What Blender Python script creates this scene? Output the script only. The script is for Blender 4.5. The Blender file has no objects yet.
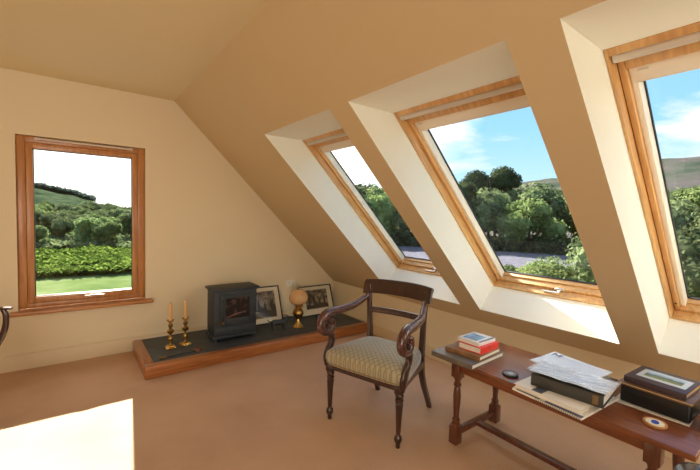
import bpy, bmesh, math, random
from mathutils import Vector, Matrix, Euler
PI = math.pi
random.seed(7)
COL = bpy.context.scene.collection
sc = bpy.context.scene

# ------------------------------------------------------------------ materials
def sock(n, *names):
    for k in names:
        if k in n.inputs: return n.inputs[k]
def new_mat(name):
    m = bpy.data.materials.new(name); m.use_nodes = True
    nt = m.node_tree; b = nt.nodes['Principled BSDF']
    return m, nt, b
def plain(name, col, rough=.6, metal=0, spec=.5, noise=0, nscale=8, bump=0, bscale=60, coat=0, emis=None):
    m, nt, b = new_mat(name)
    b.inputs['Base Color'].default_value = (*col, 1)
    b.inputs['Roughness'].default_value = rough
    b.inputs['Metallic'].default_value = metal
    b.inputs['Specular IOR Level'].default_value = spec
    b.inputs['Coat Weight'].default_value = coat
    b.inputs['Coat Roughness'].default_value = .15
    if noise or bump:
        tc = nt.nodes.new('ShaderNodeTexCoord')
    if noise:
        n = nt.nodes.new('ShaderNodeTexNoise'); n.inputs['Scale'].default_value = nscale; n.inputs['Detail'].default_value = 4
        nt.links.new(tc.outputs['Object'], n.inputs['Vector'])
        r = nt.nodes.new('ShaderNodeValToRGB')
        r.color_ramp.elements[0].position = .3; r.color_ramp.elements[1].position = .7
        r.color_ramp.elements[0].color = (*[c*(1-noise) for c in col], 1)
        r.color_ramp.elements[1].color = (*[min(1, c*(1+noise)) for c in col], 1)
        nt.links.new(n.outputs['Fac'], r.inputs['Fac']); nt.links.new(r.outputs['Color'], b.inputs['Base Color'])
    if bump:
        n2 = nt.nodes.new('ShaderNodeTexNoise'); n2.inputs['Scale'].default_value = bscale; n2.inputs['Detail'].default_value = 3
        nt.links.new(tc.outputs['Object'], n2.inputs['Vector'])
        bp = nt.nodes.new('ShaderNodeBump'); bp.inputs['Strength'].default_value = bump; bp.inputs['Distance'].default_value = .01
        nt.links.new(n2.outputs['Fac'], bp.inputs['Height']); nt.links.new(bp.outputs['Normal'], b.inputs['Normal'])
    return m
def wood(name, c1, c2, axis='X', rough=.35, scale=5, stretch=14, coat=.3, bump=.05):
    m, nt, b = new_mat(name)
    tc = nt.nodes.new('ShaderNodeTexCoord'); mp = nt.nodes.new('ShaderNodeMapping')
    s = [stretch]*3; s['XYZ'.index(axis)] = 1.0
    mp.inputs['Scale'].default_value = s
    nt.links.new(tc.outputs['Object'], mp.inputs['Vector'])
    n = nt.nodes.new('ShaderNodeTexNoise'); n.inputs['Scale'].default_value = scale; n.inputs['Detail'].default_value = 6; n.inputs['Distortion'].default_value = .6
    nt.links.new(mp.outputs['Vector'], n.inputs['Vector'])
    r = nt.nodes.new('ShaderNodeValToRGB')
    r.color_ramp.elements[0].position = .32; r.color_ramp.elements[1].position = .68
    r.color_ramp.elements[0].color = (*c1, 1); r.color_ramp.elements[1].color = (*c2, 1)
    nt.links.new(n.outputs['Fac'], r.inputs['Fac']); nt.links.new(r.outputs['Color'], b.inputs['Base Color'])
    b.inputs['Roughness'].default_value = rough; b.inputs['Coat Weight'].default_value = coat; b.inputs['Coat Roughness'].default_value = .2
    bp = nt.nodes.new('ShaderNodeBump'); bp.inputs['Strength'].default_value = bump; bp.inputs['Distance'].default_value = .01
    nt.links.new(n.outputs['Fac'], bp.inputs['Height']); nt.links.new(bp.outputs['Normal'], b.inputs['Normal'])
    return m
def glass_mat(name, tint=(1, 1, 1), refl=.06, rough=0.0):
    m = bpy.data.materials.new(name); m.use_nodes = True; nt = m.node_tree; nt.nodes.clear()
    o = nt.nodes.new('ShaderNodeOutputMaterial'); mx = nt.nodes.new('ShaderNodeMixShader')
    t = nt.nodes.new('ShaderNodeBsdfTransparent'); g = nt.nodes.new('ShaderNodeBsdfGlossy')
    t.inputs['Color'].default_value = (*tint, 1); g.inputs['Roughness'].default_value = rough
    mx.inputs['Fac'].default_value = refl
    nt.links.new(t.outputs[0], mx.inputs[1]); nt.links.new(g.outputs[0], mx.inputs[2]); nt.links.new(mx.outputs[0], o.inputs[0])
    return m
def foliage(name, c1, c2, trans=.35):
    m = bpy.data.materials.new(name); m.use_nodes = True; nt = m.node_tree; nt.nodes.clear()
    o = nt.nodes.new('ShaderNodeOutputMaterial'); mx = nt.nodes.new('ShaderNodeMixShader')
    d = nt.nodes.new('ShaderNodeBsdfDiffuse'); t = nt.nodes.new('ShaderNodeBsdfTranslucent')
    tc = nt.nodes.new('ShaderNodeTexCoord'); n = nt.nodes.new('ShaderNodeTexNoise'); n.inputs['Scale'].default_value = .9; n.inputs['Detail'].default_value = 5
    nt.links.new(tc.outputs['Object'], n.inputs['Vector'])
    r = nt.nodes.new('ShaderNodeValToRGB'); r.color_ramp.elements[0].position = .35; r.color_ramp.elements[1].position = .65
    r.color_ramp.elements[0].color = (*c1, 1); r.color_ramp.elements[1].color = (*c2, 1)
    oi = nt.nodes.new('ShaderNodeObjectInfo'); hs = nt.nodes.new('ShaderNodeHueSaturation')
    mr = nt.nodes.new('ShaderNodeMapRange'); mr.inputs['To Min'].default_value = .5; mr.inputs['To Max'].default_value = 1.45
    nt.links.new(oi.outputs['Random'], mr.inputs['Value']); nt.links.new(mr.outputs[0], hs.inputs['Value'])
    nt.links.new(n.outputs['Fac'], r.inputs['Fac']); nt.links.new(r.outputs['Color'], hs.inputs['Color'])
    nt.links.new(hs.outputs[0], d.inputs['Color']); nt.links.new(hs.outputs[0], t.inputs['Color'])
    mx.inputs['Fac'].default_value = trans
    nt.links.new(d.outputs[0], mx.inputs[1]); nt.links.new(t.outputs[0], mx.inputs[2]); nt.links.new(mx.outputs[0], o.inputs[0])
    return m

M = {}
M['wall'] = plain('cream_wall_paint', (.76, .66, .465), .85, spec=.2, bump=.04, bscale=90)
M['slope'] = plain('bounce_tinted_paint', (.59, .465, .28), .85, spec=.2, bump=.04, bscale=90)  # cream paint with the carpet's warm bounce put into its colour
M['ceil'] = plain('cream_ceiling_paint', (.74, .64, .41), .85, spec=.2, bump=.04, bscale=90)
M['reveal'] = plain('daylit_reveal_paint', (.84, .83, .74), .8, spec=.2)  # cream paint made paler for the daylight falling on the reveals
M['base'] = plain('cream_gloss_paint', (.70, .58, .39), .5)
M['pine'] = wood('varnished_pine', (.52, .275, .095), (.70, .42, .17), 'Y', .35, 4, 10)
M['pine_x'] = wood('varnished_pine_cross', (.52, .275, .095), (.70, .42, .17), 'X', .35, 4, 10)
M['red_pine'] = wood('orange_window_timber', (.38, .155, .045), (.52, .235, .075), 'Z', .4, 4, 10)
M['red_pine_x'] = wood('orange_window_timber_cross', (.38, .155, .045), (.52, .235, .075), 'X', .35, 4, 10)
M['hearth_wood'] = wood('hearth_surround_timber', (.25, .080, .020), (.40, .145, .040), 'X', .3, 4, 12, coat=.5)
M['hearth_wood_y'] = wood('hearth_surround_timber_side', (.25, .080, .020), (.40, .145, .040), 'Y', .3, 4, 12, coat=.5)
M['mahog'] = wood('dark_mahogany', (.020, .008, .006), (.055, .020, .014), 'Z', .28, 5, 8, coat=.5)
M['mahog_arm'] = wood('polished_mahogany', (.045, .015, .012), (.10, .032, .024), 'Y', .24, 5, 8, coat=.7)
M['table'] = wood('polished_red_brown_wood', (.13, .036, .012), (.25, .078, .026), 'Y', .28, 4, 12, coat=.3)
M['table_leg'] = wood('red_brown_wood_leg', (.075, .022, .010), (.15, .045, .02), 'Z', .3, 5, 10, coat=.5)
M['slate'] = plain('dark_blue_slate', (.062, .075, .082), .55, noise=.25, nscale=12, bump=.1, bscale=40)
M['iron'] = plain('matt_black_cast_iron', (.026, .034, .040), .55, noise=.15, nscale=20, bump=.05, bscale=120)
M['brass'] = plain('polished_brass', (.75, .50, .16), .22, metal=1)
M['oldbrass'] = plain('aged_brass', (.42, .26, .08), .3, metal=1)
M['wax'] = plain('honey_coloured_wax', (.72, .42, .16), .5)
M['white'] = plain('white_plastic', (.80, .78, .70), .4)
M['blind'] = plain('cream_aluminium', (.82, .76, .64), .4)
M['grey'] = plain('brushed_grey_metal', (.60, .55, .47), .4, metal=.2)
M['silver'] = plain('silver_metal', (.75, .73, .70), .25, metal=.9)
M['rubber'] = plain('dark_gasket', (.02, .02, .022), .6)
M['black'] = plain('black_gloss', (.015, .015, .017), .25, coat=.3)
M['frameblack'] = plain('black_picture_moulding', (.018, .016, .016), .35)
M['mount'] = plain('ivory_picture_mount', (.72, .66, .52), .7)
M['paper'] = plain('paper_pages', (.78, .75, .68), .7)
M['glass'] = glass_mat('clear_window_glass', (.98, .99, .99), .02)
M['picglass'] = glass_mat('picture_glass', (1, 1, 1), .012, .05)

# carpet
m, nt, b = new_mat('short_pile_carpet'); M['carpet'] = m
tc = nt.nodes.new('ShaderNodeTexCoord')
n1 = nt.nodes.new('ShaderNodeTexNoise'); n1.inputs['Scale'].default_value = 160; n1.inputs['Detail'].default_value = 3
n2 = nt.nodes.new('ShaderNodeTexNoise'); n2.inputs['Scale'].default_value = 1.6; n2.inputs['Detail'].default_value = 3
mx = nt.nodes.new('ShaderNodeMath'); mx.operation = 'MULTIPLY_ADD'; mx.inputs[1].default_value = .5
nt.links.new(tc.outputs['Object'], n1.inputs['Vector']); nt.links.new(tc.outputs['Object'], n2.inputs['Vector'])
nt.links.new(n1.outputs['Fac'], mx.inputs[0])
h = nt.nodes.new('ShaderNodeMath'); h.operation = 'MULTIPLY'; h.inputs[1].default_value = .5
nt.links.new(n2.outputs['Fac'], h.inputs[0]); nt.links.new(h.outputs[0], mx.inputs[2])
r = nt.nodes.new('ShaderNodeValToRGB'); r.color_ramp.elements[0].position = .35; r.color_ramp.elements[1].position = .65
r.color_ramp.elements[0].color = (.50, .325, .21, 1); r.color_ramp.elements[1].color = (.68, .47, .325, 1)
nt.links.new(mx.outputs[0], r.inputs['Fac']); nt.links.new(r.outputs['Color'], b.inputs['Base Color'])
b.inputs['Roughness'].default_value = .95; b.inputs['Specular IOR Level'].default_value = .1
bp = nt.nodes.new('ShaderNodeBump'); bp.inputs['Strength'].default_value = .5; bp.inputs['Distance'].default_value = .006
nt.links.new(n1.outputs['Fac'], bp.inputs['Height']); nt.links.new(bp.outputs['Normal'], b.inputs['Normal'])

# woven upholstery: small diamond lattice
m, nt, b = new_mat('woven_upholstery'); M['seat'] = m
tc = nt.nodes.new('ShaderNodeTexCoord'); mp = nt.nodes.new('ShaderNodeMapping')
mp.inputs['Rotation'].default_value = (0, 0, PI/4); mp.inputs['Scale'].default_value = (70, 70, 70)
nt.links.new(tc.outputs['Object'], mp.inputs['Vector'])
sep = nt.nodes.new('ShaderNodeSeparateXYZ'); nt.links.new(mp.outputs['Vector'], sep.inputs[0])
def mth(op, a, bb=None):
    k = nt.nodes.new('ShaderNodeMath'); k.operation = op
    for i, v in enumerate((a, bb)):
        if v is None: continue
        if isinstance(v, (int, float)): k.inputs[i].default_value = v
        else: nt.links.new(v, k.inputs[i])
    return k.outputs[0]
px = mth('PINGPONG', sep.outputs[0], 1.0); py = mth('PINGPONG', sep.outputs[1], 1.0)
lat = mth('MINIMUM', px, py)
r = nt.nodes.new('ShaderNodeValToRGB'); r.color_ramp.elements[0].position = .12; r.color_ramp.elements[1].position = .34
r.color_ramp.elements[0].color = (.25, .20, .11, 1); r.color_ramp.elements[1].color = (.36, .33, .22, 1)
nt.links.new(lat, r.inputs['Fac']); nt.links.new(r.outputs['Color'], b.inputs['Base Color'])
b.inputs['Roughness'].default_value = .6; b.inputs['Sheen Tint'].default_value = (.7, .8, .95, 1); b.inputs['Sheen Weight'].default_value = .7; b.inputs['Sheen Roughness'].default_value = .4  # blue sheen tint imitates the sky reflected on the cushion
bp = nt.nodes.new('ShaderNodeBump'); bp.inputs['Strength'].default_value = .35; bp.inputs['Distance'].default_value = .004
nt.links.new(lat, bp.inputs['Height']); nt.links.new(bp.outputs['Normal'], b.inputs['Normal'])

# monochrome engraving look for framed pictures
def engraving(name, seed, sx):
    m, nt, b = new_mat(name)
    tc = nt.nodes.new('ShaderNodeTexCoord'); mp = nt.nodes.new('ShaderNodeMapping')
    mp.inputs['Location'].default_value = (seed, seed*.7, 0); mp.inputs['Scale'].default_value = (sx, sx, sx)
    nt.links.new(tc.outputs['Object'], mp.inputs['Vector'])
    n = nt.nodes.new('ShaderNodeTexNoise'); n.inputs['Scale'].default_value = 2.2; n.inputs['Detail'].default_value = 7; n.inputs['Distortion'].default_value = 1.2
    nt.links.new(mp.outputs['Vector'], n.inputs['Vector'])
    r = nt.nodes.new('ShaderNodeValToRGB'); r.color_ramp.elements[0].position = .38; r.color_ramp.elements[1].position = .66
    r.color_ramp.elements[0].color = (.05, .042, .033, 1); r.color_ramp.elements[1].color = (.36, .31, .23, 1)
    nt.links.new(n.outputs['Fac'], r.inputs['Fac']); nt.links.new(r.outputs['Color'], b.inputs['Base Color'])
    return m

# ------------------------------------------------------------------ mesh helpers
class MB:
    def __init__(s): s.bm = bmesh.new()
    def box(s, x0, x1, y0, y1, z0, z1, bev=0, mat=None, seg=2):
        r = bmesh.ops.create_cube(s.bm, size=1.0)
        vs = r['verts']
        for v in vs:
            v.co = Vector((x0+(v.co.x+.5)*(x1-x0), y0+(v.co.y+.5)*(y1-y0), z0+(v.co.z+.5)*(z1-z0)))
        if bev:
            es = list({e for v in vs for e in v.link_edges})
            rr = bmesh.ops.bevel(s.bm, geom=es, offset=bev, segments=seg, affect='EDGES', profile=.5)
            vs = list({v for f in rr['faces'] for v in f.verts} | {v for v in vs if v.is_valid})
        if mat is not None:
            bmesh.ops.transform(s.bm, matrix=mat, verts=[v for v in vs if v.is_valid])
        return s
    def lathe(s, prof, cx=0, cy=0, cz=0, n=20, mat=None):
        rings = []
        for (r, z) in prof:
            rings.append([s.bm.verts.new((cx+r*math.cos(2*PI*i/n), cy+r*math.sin(2*PI*i/n), cz+z)) for i in range(n)] if r > 1e-5 else [s.bm.verts.new((cx, cy, cz+z))])
        for a, b_ in zip(rings, rings[1:]):
            for i in range(n):
                j = (i+1) % n
                if len(a) == 1 and len(b_) == 1: continue
                if len(a) == 1: s.bm.faces.new((a[0], b_[j], b_[i]))
                elif len(b_) == 1: s.bm.faces.new((a[i], a[j], b_[0]))
                else: s.bm.faces.new((a[i], a[j], b_[j], b_[i]))
        for rg, fl in ((rings[0], True), (rings[-1], False)):
            if len(rg) > 1: s.bm.faces.new(rg[::-1] if fl else rg)
        if mat is not None: bmesh.ops.transform(s.bm, matrix=mat, verts=[v for rg in rings for v in rg])
        return s
    def sweep(s, pts, sizes, up=(0, 0, 1), n=12, power=2.0, sub=6, closed_ends=True):
        """ smooth sweep along points; sizes=(half width, half height) per point; superellipse section """
        P = [Vector(p) for p in pts]
        if isinstance(sizes[0], (int, float)): sizes = [sizes]*len(P)
        pp, ss = [], []
        if sub > 1 and len(P) > 2:
            for i in range(len(P)-1):
                p0 = P[max(i-1, 0)]; p1 = P[i]; p2 = P[i+1]; p3 = P[min(i+2, len(P)-1)]
                for k in range(sub):
                    t = k/sub
                    pp.append(.5*((2*p1)+(-p0+p2)*t+(2*p0-5*p1+4*p2-p3)*t*t+(-p0+3*p1-3*p2+p3)*t**3))
                    ss.append((sizes[i][0]*(1-t)+sizes[i+1][0]*t, sizes[i][1]*(1-t)+sizes[i+1][1]*t))
            pp.append(P[-1]); ss.append(sizes[-1])
        else: pp, ss = P, sizes
        up = Vector(up); rings = []; side0 = None
        for i, p in enumerate(pp):
            t = (pp[min(i+1, len(pp)-1)]-pp[max(i-1, 0)]).normalized()
            sd = t.cross(up)
            if sd.length < .15 and side0 is not None: sd = side0 - t*side0.dot(t)
            elif sd.length < 1e-4: sd = t.orthogonal()
            sd.normalize()
            if side0 is not None and sd.dot(side0) < 0: sd = -sd
            side0 = sd; u2 = sd.cross(t).normalized()
            rg = []
            for k in range(n):
                a = 2*PI*(k+.5)/n; c, q = math.cos(a), math.sin(a)
                e = 2.0/power
                rg.append(s.bm.verts.new(p+sd*ss[i][0]*math.copysign(abs(c)**e, c)+u2*ss[i][1]*math.copysign(abs(q)**e, q)))
            rings.append(rg)
        for a, b_ in zip(rings, rings[1:]):
            for i in range(n):
                j = (i+1) % n; s.bm.faces.new((a[i], a[j], b_[j], b_[i]))
        s.bm.faces.new(rings[0][::-1]); s.bm.faces.new(rings[-1])
        return s
    def poly(s, pts):
        s.bm.faces.new([s.bm.verts.new(p) for p in pts]); return s
    def prism(s, pts2, fn, d0, d1):
        """extrude a 2D outline: fn(u,v,d)->xyz"""
        a = [s.bm.verts.new(fn(u, v, d0)) for u, v in pts2]; b_ = [s.bm.verts.new(fn(u, v, d1)) for u, v in pts2]
        n = len(pts2)
        s.bm.faces.new(a[::-1]); s.bm.faces.new(b_)
        for i in range(n): s.bm.faces.new((a[i], a[(i+1) % n], b_[(i+1) % n], b_[i]))
        return s
    def build(s, name, mat, parent=None, loc=None, rot=None, smooth=35, keep=False):
        bmesh.ops.recalc_face_normals(s.bm, faces=s.bm.faces) if not keep else None
        me = bpy.data.meshes.new(name); s.bm.to_mesh(me); s.bm.free()
        me.materials.append(mat)
        if smooth:
            for p in me.polygons: p.use_smooth = True
            me.set_sharp_from_angle(angle=math.radians(smooth))
        o = bpy.data.objects.new(name, me); COL.objects.link(o)
        if parent: o.parent = parent
        if loc: o.location = loc
        if rot is not None: o.rotation_euler = rot
        return o
def tag(o, label=None, cat=None, group=None, kind=None):
    if label: o['label'] = label
    if cat: o['category'] = cat
    if group: o['group'] = group
    if kind: o['kind'] = kind
    return o
def thing(name, label, cat, loc=(0, 0, 0), rz=0, group=None):
    o = bpy.data.objects.new(name, None); COL.objects.link(o); o.empty_display_size = .1
    o.location = loc; o.rotation_euler = (0, 0, rz)
    return tag(o, label, cat, group)
def kids(o): return [c for c in bpy.data.objects if c.parent == o]
def dup(root, loc, rz=0, label=None, scale=None):
    r = root.copy(); COL.objects.link(r); r.location = loc; r.rotation_euler = (0, 0, rz)
    if scale is not None: r.scale = scale
    if label: r['label'] = label
    for ch in list(kids(root)):
        c = ch.copy(); COL.objects.link(c); c.parent = r
        for g in list(kids(ch)):
            d = g.copy(); COL.objects.link(d); d.parent = c
    return r
def T(x, y, z): return Matrix.Translation((x, y, z))

# ------------------------------------------------------------------ room shell
XR, ZC, ZK = -2.1734, 2.7156, .5383
YB, XL = -8.5, -6.6
SL = (ZC-ZK)/(-XR)
def sx(z): return -(z-ZK)/SL
def struct(o): o['kind'] = 'structure'; return o
WT = .30
# floor
struct(MB().box(XL-WT, WT, YB-WT, WT, -.12, 0).build('floor', M['carpet'], smooth=0))
# flat ceiling
struct(MB().box(XL-WT, XR, YB-WT, WT, ZC, ZC+.2).build('ceiling', M['ceil'], smooth=0))
# knee wall
struct(MB().box(0, .3, YB-WT, WT, 0, ZK).build('wall_right', M['wall'], smooth=0))
struct(MB().box(XL-WT, XL, YB-WT, WT, 0, ZC).build('wall_left', M['wall'], smooth=0))
struct(MB().box(XL-WT, .8, YB-WT, YB, 0, ZC).build('wall_back', M['wall'], smooth=0))
# gable wall with window opening
wx0, wx1, wz0, wz1 = -3.487, -2.458, .545, 2.160
g = MB()
g.box(XL-WT, wx0, 0, WT, 0, ZC+.2); g.prism([(wx1, 0), (.3, 0), (.3, .66), (-1.956, ZC+.2), (wx1, ZC+.2)], lambda u, v_, d: Vector((u, d, v_)), 0, WT)
g.box(wx0, wx1, 0, WT, 0, wz0); g.box(wx0, wx1, 0, WT, wz1, ZC+.2)
struct(g.build('wall_far', M['wall'], smooth=0))

# sloping ceiling with three skylight openings
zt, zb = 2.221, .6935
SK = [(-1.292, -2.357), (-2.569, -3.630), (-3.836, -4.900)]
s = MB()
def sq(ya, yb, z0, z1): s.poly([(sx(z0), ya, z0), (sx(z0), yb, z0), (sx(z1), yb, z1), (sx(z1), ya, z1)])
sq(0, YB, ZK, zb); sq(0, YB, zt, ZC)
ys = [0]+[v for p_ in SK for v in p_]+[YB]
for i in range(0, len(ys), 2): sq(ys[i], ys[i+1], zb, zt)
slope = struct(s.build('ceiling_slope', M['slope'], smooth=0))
# reveals (deep splayed boxes around each skylight), in the shape of the roof thickness
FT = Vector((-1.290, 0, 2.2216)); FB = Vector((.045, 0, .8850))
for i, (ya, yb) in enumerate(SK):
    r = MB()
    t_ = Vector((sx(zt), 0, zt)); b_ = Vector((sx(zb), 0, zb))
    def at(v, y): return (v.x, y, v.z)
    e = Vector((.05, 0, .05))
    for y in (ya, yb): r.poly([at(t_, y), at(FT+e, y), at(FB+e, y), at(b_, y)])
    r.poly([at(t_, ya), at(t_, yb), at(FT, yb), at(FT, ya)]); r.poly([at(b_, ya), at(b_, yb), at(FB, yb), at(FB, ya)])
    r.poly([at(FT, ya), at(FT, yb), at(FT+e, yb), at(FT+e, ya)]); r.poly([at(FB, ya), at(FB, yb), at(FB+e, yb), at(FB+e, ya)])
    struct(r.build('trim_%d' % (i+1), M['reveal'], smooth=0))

# baseboards
struct(MB().box(XL, 0, -.018, -.0005, 0, .148, .004).build('baseboard_far', M['base']))
struct(MB().box(-.018, -.0005, YB, -.02, 0, .13, .004).build('baseboard_right', M['base']))

# ------------------------------------------------------------------ skylights
FH = (FT-FB).length; FW = SK[0][0]-SK[0][1]
sdir = (FT-FB).normalized(); exv = Vector((0, 1, 0)); nv = exv.cross(sdir)
rotm = Matrix((exv, sdir, nv)).transposed().to_4x4()
def skylight_mesh():
    pass
def frame_ring(x0, x1, y0, y1, wl, wr, wb, wt_, z0, z1, bev=.004):
    m_ = MB()
    m_.box(x0, x0+wl, y0, y1, z0, z1, bev); m_.box(x1-wr, x1, y0, y1, z0, z1, bev)
    m_.box(x0+wl, x1-wr, y0, y0+wb, z0, z1, bev); m_.box(x0+wl, x1-wr, y1-wt_, y1, z0, z1, bev)
    return m_
def make_skylight(i, y_hi, y_lo, label):
    W = y_hi-y_lo; H = FH
    o = bpy.data.objects.new('window_%d' % (i+2), None); COL.objects.link(o)
    o.matrix_world = T(FB.x, y_lo, FB.z) @ rotm
    o['kind'] = 'structure'; o['label'] = label
    e = .001
    frame_ring(e, W-e, e, H-e, .014, .014, .022, .036, 0, .17, .003).build('window_frame', M['pine'], o)
    # dark ring put in for the shade between frame and sash
    frame_ring(.0145, W-.0145, .0225, H-.0365, .003, .003, .003, .004, .064, .16, 0).build('shadow_gap', M['rubber'], o)
    sash = frame_ring(.018, W-.018, .026, H-.041, .026, .026, .022, .099, .058, .165, .004).build('sash', M['pine'], o)
    # aluminium blind channels and cassette
    ch = MB(); ch.box(.0445, .070, .0485, H-.141, .082, .15, .003); ch.box(W-.070, W-.0445, .0485, H-.141, .082, .15, .003)
    ch.build('blind_channel', M['blind'], o)
    cs = MB(); cs.box(.0445, W-.0445, H-.225, H-.1405, .078, .15, .008)
    c_ = cs.build('blind_cassette', M['blind'], o)
    pl = MB(); pl.box(W-.115, W-.075, H-.168, H-.158, .0765, .079, .0005)
    pl.build('maker_plate', M['grey'], c_)
    # lower glazing bead
    bd = MB(); bd.box(.071, W-.071, .0485, .062, .105, .15, .003)
    bd.build('glazing_bead', M['pine_x'], o)
    gk = frame_ring(.0705, W-.0705, .0625, H-.2255, .006, .006, .006, .006, .138, .150, 0)
    gk.build('glazing_gasket', M['rubber'], o)
    MB().box(.068, W-.068, .046, H-.18, .1505, .157).build('pane', M['glass'], o, smooth=0)
    # ventilation flap bar along the head
    br = MB(); br.sweep([(.022, H-.060, .022), (W-.022, H-.060, .022)], [(.021, .014)]*2, up=(0, 0, 1), n=14, sub=1)
    bar = br.build('opening_bar', M['grey'], o)
    bk = MB()
    for u in (.16, W/2, W-.16): bk.box(u-.008, u+.008, H-.070, H-.037, .030, .060, .002)
    bk.build('bar_bracket', M['grey'], bar)
    # handle on the bottom frame member
    hd = MB(); hd.lathe([(.0, 0), (.030, 0), (.030, .006), (.024, .011), (0, .012)], n=18, mat=T(W*.46, .036, .058) @ Matrix.Rotation(PI, 4, 'X') @ Matrix.Diagonal((1.3, .7, 1, 1)))
    hd.sweep([(W*.46, .038, .046), (W*.46, .038, .030), (W*.46+.03, .036, .024), (W*.46+.13, .032, .028)], [(.009, .008), (.010, .008), (.010, .006), (.007, .004)], up=(0, 1, 0), n=10)
    hd.build('handle', M['silver'], o)
    sc_ = MB(); sc_.lathe([(0, 0), (.007, 0), (.007, .002), (0, .003)], n=10, mat=T(W-.031, .10, .058) @ Matrix.Rotation(PI, 4, 'X'))
    sc_.build('screw', M['rubber'], o)
    return o
make_skylight(0, *SK[0], 'far roof window, nearest the corner with the stove')
make_skylight(1, *SK[1], 'middle roof window, over the end of the coffee table')
make_skylight(2, *SK[2], 'nearest roof window, cut off by the right edge of the photo')

# ------------------------------------------------------------------ gable window
gw = bpy.data.objects.new('window_1', None); COL.objects.link(gw); gw['kind'] = 'structure'; gw['label'] = 'upright timber window in the far wall with a deep sill'
def ringxz(x0, x1, z0, z1, w, wb, wt_, y0, y1, bev=.004):
    m_ = MB(); m_.box(x0, x0+w, y0, y1, z0, z1, bev); m_.box(x1-w, x1, y0, y1, z0, z1, bev)
    m_.box(x0+w, x1-w, y0, y1, z0, z0+wb, bev); m_.box(x0+w, x1-w, y0, y1, z1-wt_, z1, bev); return m_
ringxz(wx0+.002, wx1-.002, wz0+.012, wz1-.002, .062, .045, .056, .035, .12).build('window_frame', M['red_pine'], gw)
ringxz(wx0+.066, wx1-.066, wz0+.060, wz1-.060, .051, .058, .052, .028, .10).build('sash', M['red_pine'], gw)
ringxz(wx0+.1175, wx1-.1175, wz0+.1185, wz1-.1125, .006, .006, .006, .055, .07, 0).build('glazing_gasket', M['rubber'], gw)
MB().box(wx0+.117, wx1-.117, .060, .066, wz0+.118, wz1-.112).build('pane', M['glass'], gw, smooth=0)
MB().box(wx0-.055, wx1+.065, -.085, .034, wz0-.030, wz0+.004, .008, seg=3).build('sill', M['red_pine_x'], gw)
MB().box(wx0+.002, wx1-.002, .0, .035, wz0+.004, wz0+.008).build('sill_board', M['red_pine_x'], gw)
v = MB(); v.sweep([(wx0+.14, .022, wz1-.022), (wx1-.12, .022, wz1-.022)], [(.012, .011)]*2, n=12, sub=1)
v.box(wx0+.13, wx0+.17, .012, .036, wz1-.034, wz1-.010, .003); v.box(wx1-.15, wx1-.11, .012, .036, wz1-.034, wz1-.010, .003)
v.build('trickle_vent', M['grey'], gw)
hd = MB(); xm = (wx0+wx1)/2+.03; hd.box(xm-.05, xm+.05, .014, .03, wz0+.080, wz0+.100, .004); hd.box(xm-.012, xm+.012, -.005, .02, wz0+.082, wz0+.104, .003)
hd.sweep([(xm, 0, wz0+.094), (xm+.03, -.008, wz0+.097), (xm+.12, -.006, wz0+.092)], [(.007, .006)]*3, n=8)
hd.build('handle', M['silver'], gw)

# ------------------------------------------------------------------ hearth
HZ = .115
he = thing('hearth', 'low slate hearth edged with orange timber along the far wall', 'hearth', (-1.3, -.44, 0))
def L(x, y, z=0): return Vector((x+1.3, y+.44, z))
hx, hy = -2.585, -.868
o = MB(); o.box(hx+1.3, -.020+1.3, hy+.44, hy+.44+.092, 0, HZ+.004, .016, seg=3); o.build('front_rail', M['hearth_wood'], he)
o = MB(); o.box(hx+1.3, hx+1.3+.0895, hy+.44+.0925, -.020+.44, 0, HZ+.0035, .012, seg=3); o.build('side_rail', M['hearth_wood_y'], he)
o = MB(); o.box(hx+1.3+.091, -.020+1.3, hy+.44+.096, -.020+.44, 0, HZ-.004); o.build('slate_slab', M['slate'], he)
HT = HZ-.004

# ------------------------------------------------------------------ stove
st = thing('stove', 'small black cast iron stove with glazed door on slate hearth', 'stove', (-1.66, -.435, HT))
o = MB(); o.box(-.235, .235, -.125, .125, .05, .555, .006); 
o.box(-.245, .245, -.135, .135, .035, .065, .008)
o.box(-.225, .225, -.130, -.120, .075, .155, .003)          # lower front panel
o.build('stove_body', M['iron'], st)
o = MB(); o.box(-.26, .26, -.155, .145, .555, .580, .009, seg=3); o.box(-.245, .245, -.138, .135, .545, .557, .004); o.build('top_plate', M['iron'], st)
for sx_ in (-1, 1):
    for sy_ in (-1, 1):
        MB().lathe([(.022, 0), (.016, .01), (.014, .03), (.024, .04)], sx_*.21, sy_*.10, 0, n=12).build('foot', M['iron'], st)
dr = ringxz(-.175, .205, .185, .515, .058, .062, .045, -.145, -.125, .005).build('door', M['iron'], st)
m, nt, b = new_mat('stove_glass'); b.inputs['Base Color'].default_value = (.012, .010, .010, 1); b.inputs['Roughness'].default_value = .12
tc = nt.nodes.new('ShaderNodeTexCoord'); n = nt.nodes.new('ShaderNodeTexNoise'); n.inputs['Scale'].default_value = 14; n.inputs['Detail'].default_value = 3
nt.links.new(tc.outputs['Object'], n.inputs['Vector']); r = nt.nodes.new('ShaderNodeValToRGB'); r.color_ramp.elements[0].position = .52; r.color_ramp.elements[1].position = .75
r.color_ramp.elements[0].color = (.02, .016, .015, 1); r.color_ramp.elements[1].color = (.16, .10, .085, 1); nt.links.new(n.outputs['Fac'], r.inputs['Fac']); nt.links.new(r.outputs[0], b.inputs['Base Color'])
MB().box(-.115, .145, -.136, -.130, .25, .47).build('stove_window', m, dr, smooth=0)
lg = MB()
for k in range(3):
    lg.sweep([(-.10+k*.035, -.139, .268+k*.012), (.0+k*.05, -.141, .29+.01*k)], [(.012, .004)]*2, n=8, sub=1)
lg.build('coal_glow', plain('dull_embers', (.22, .10, .07), .7), dr)
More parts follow.
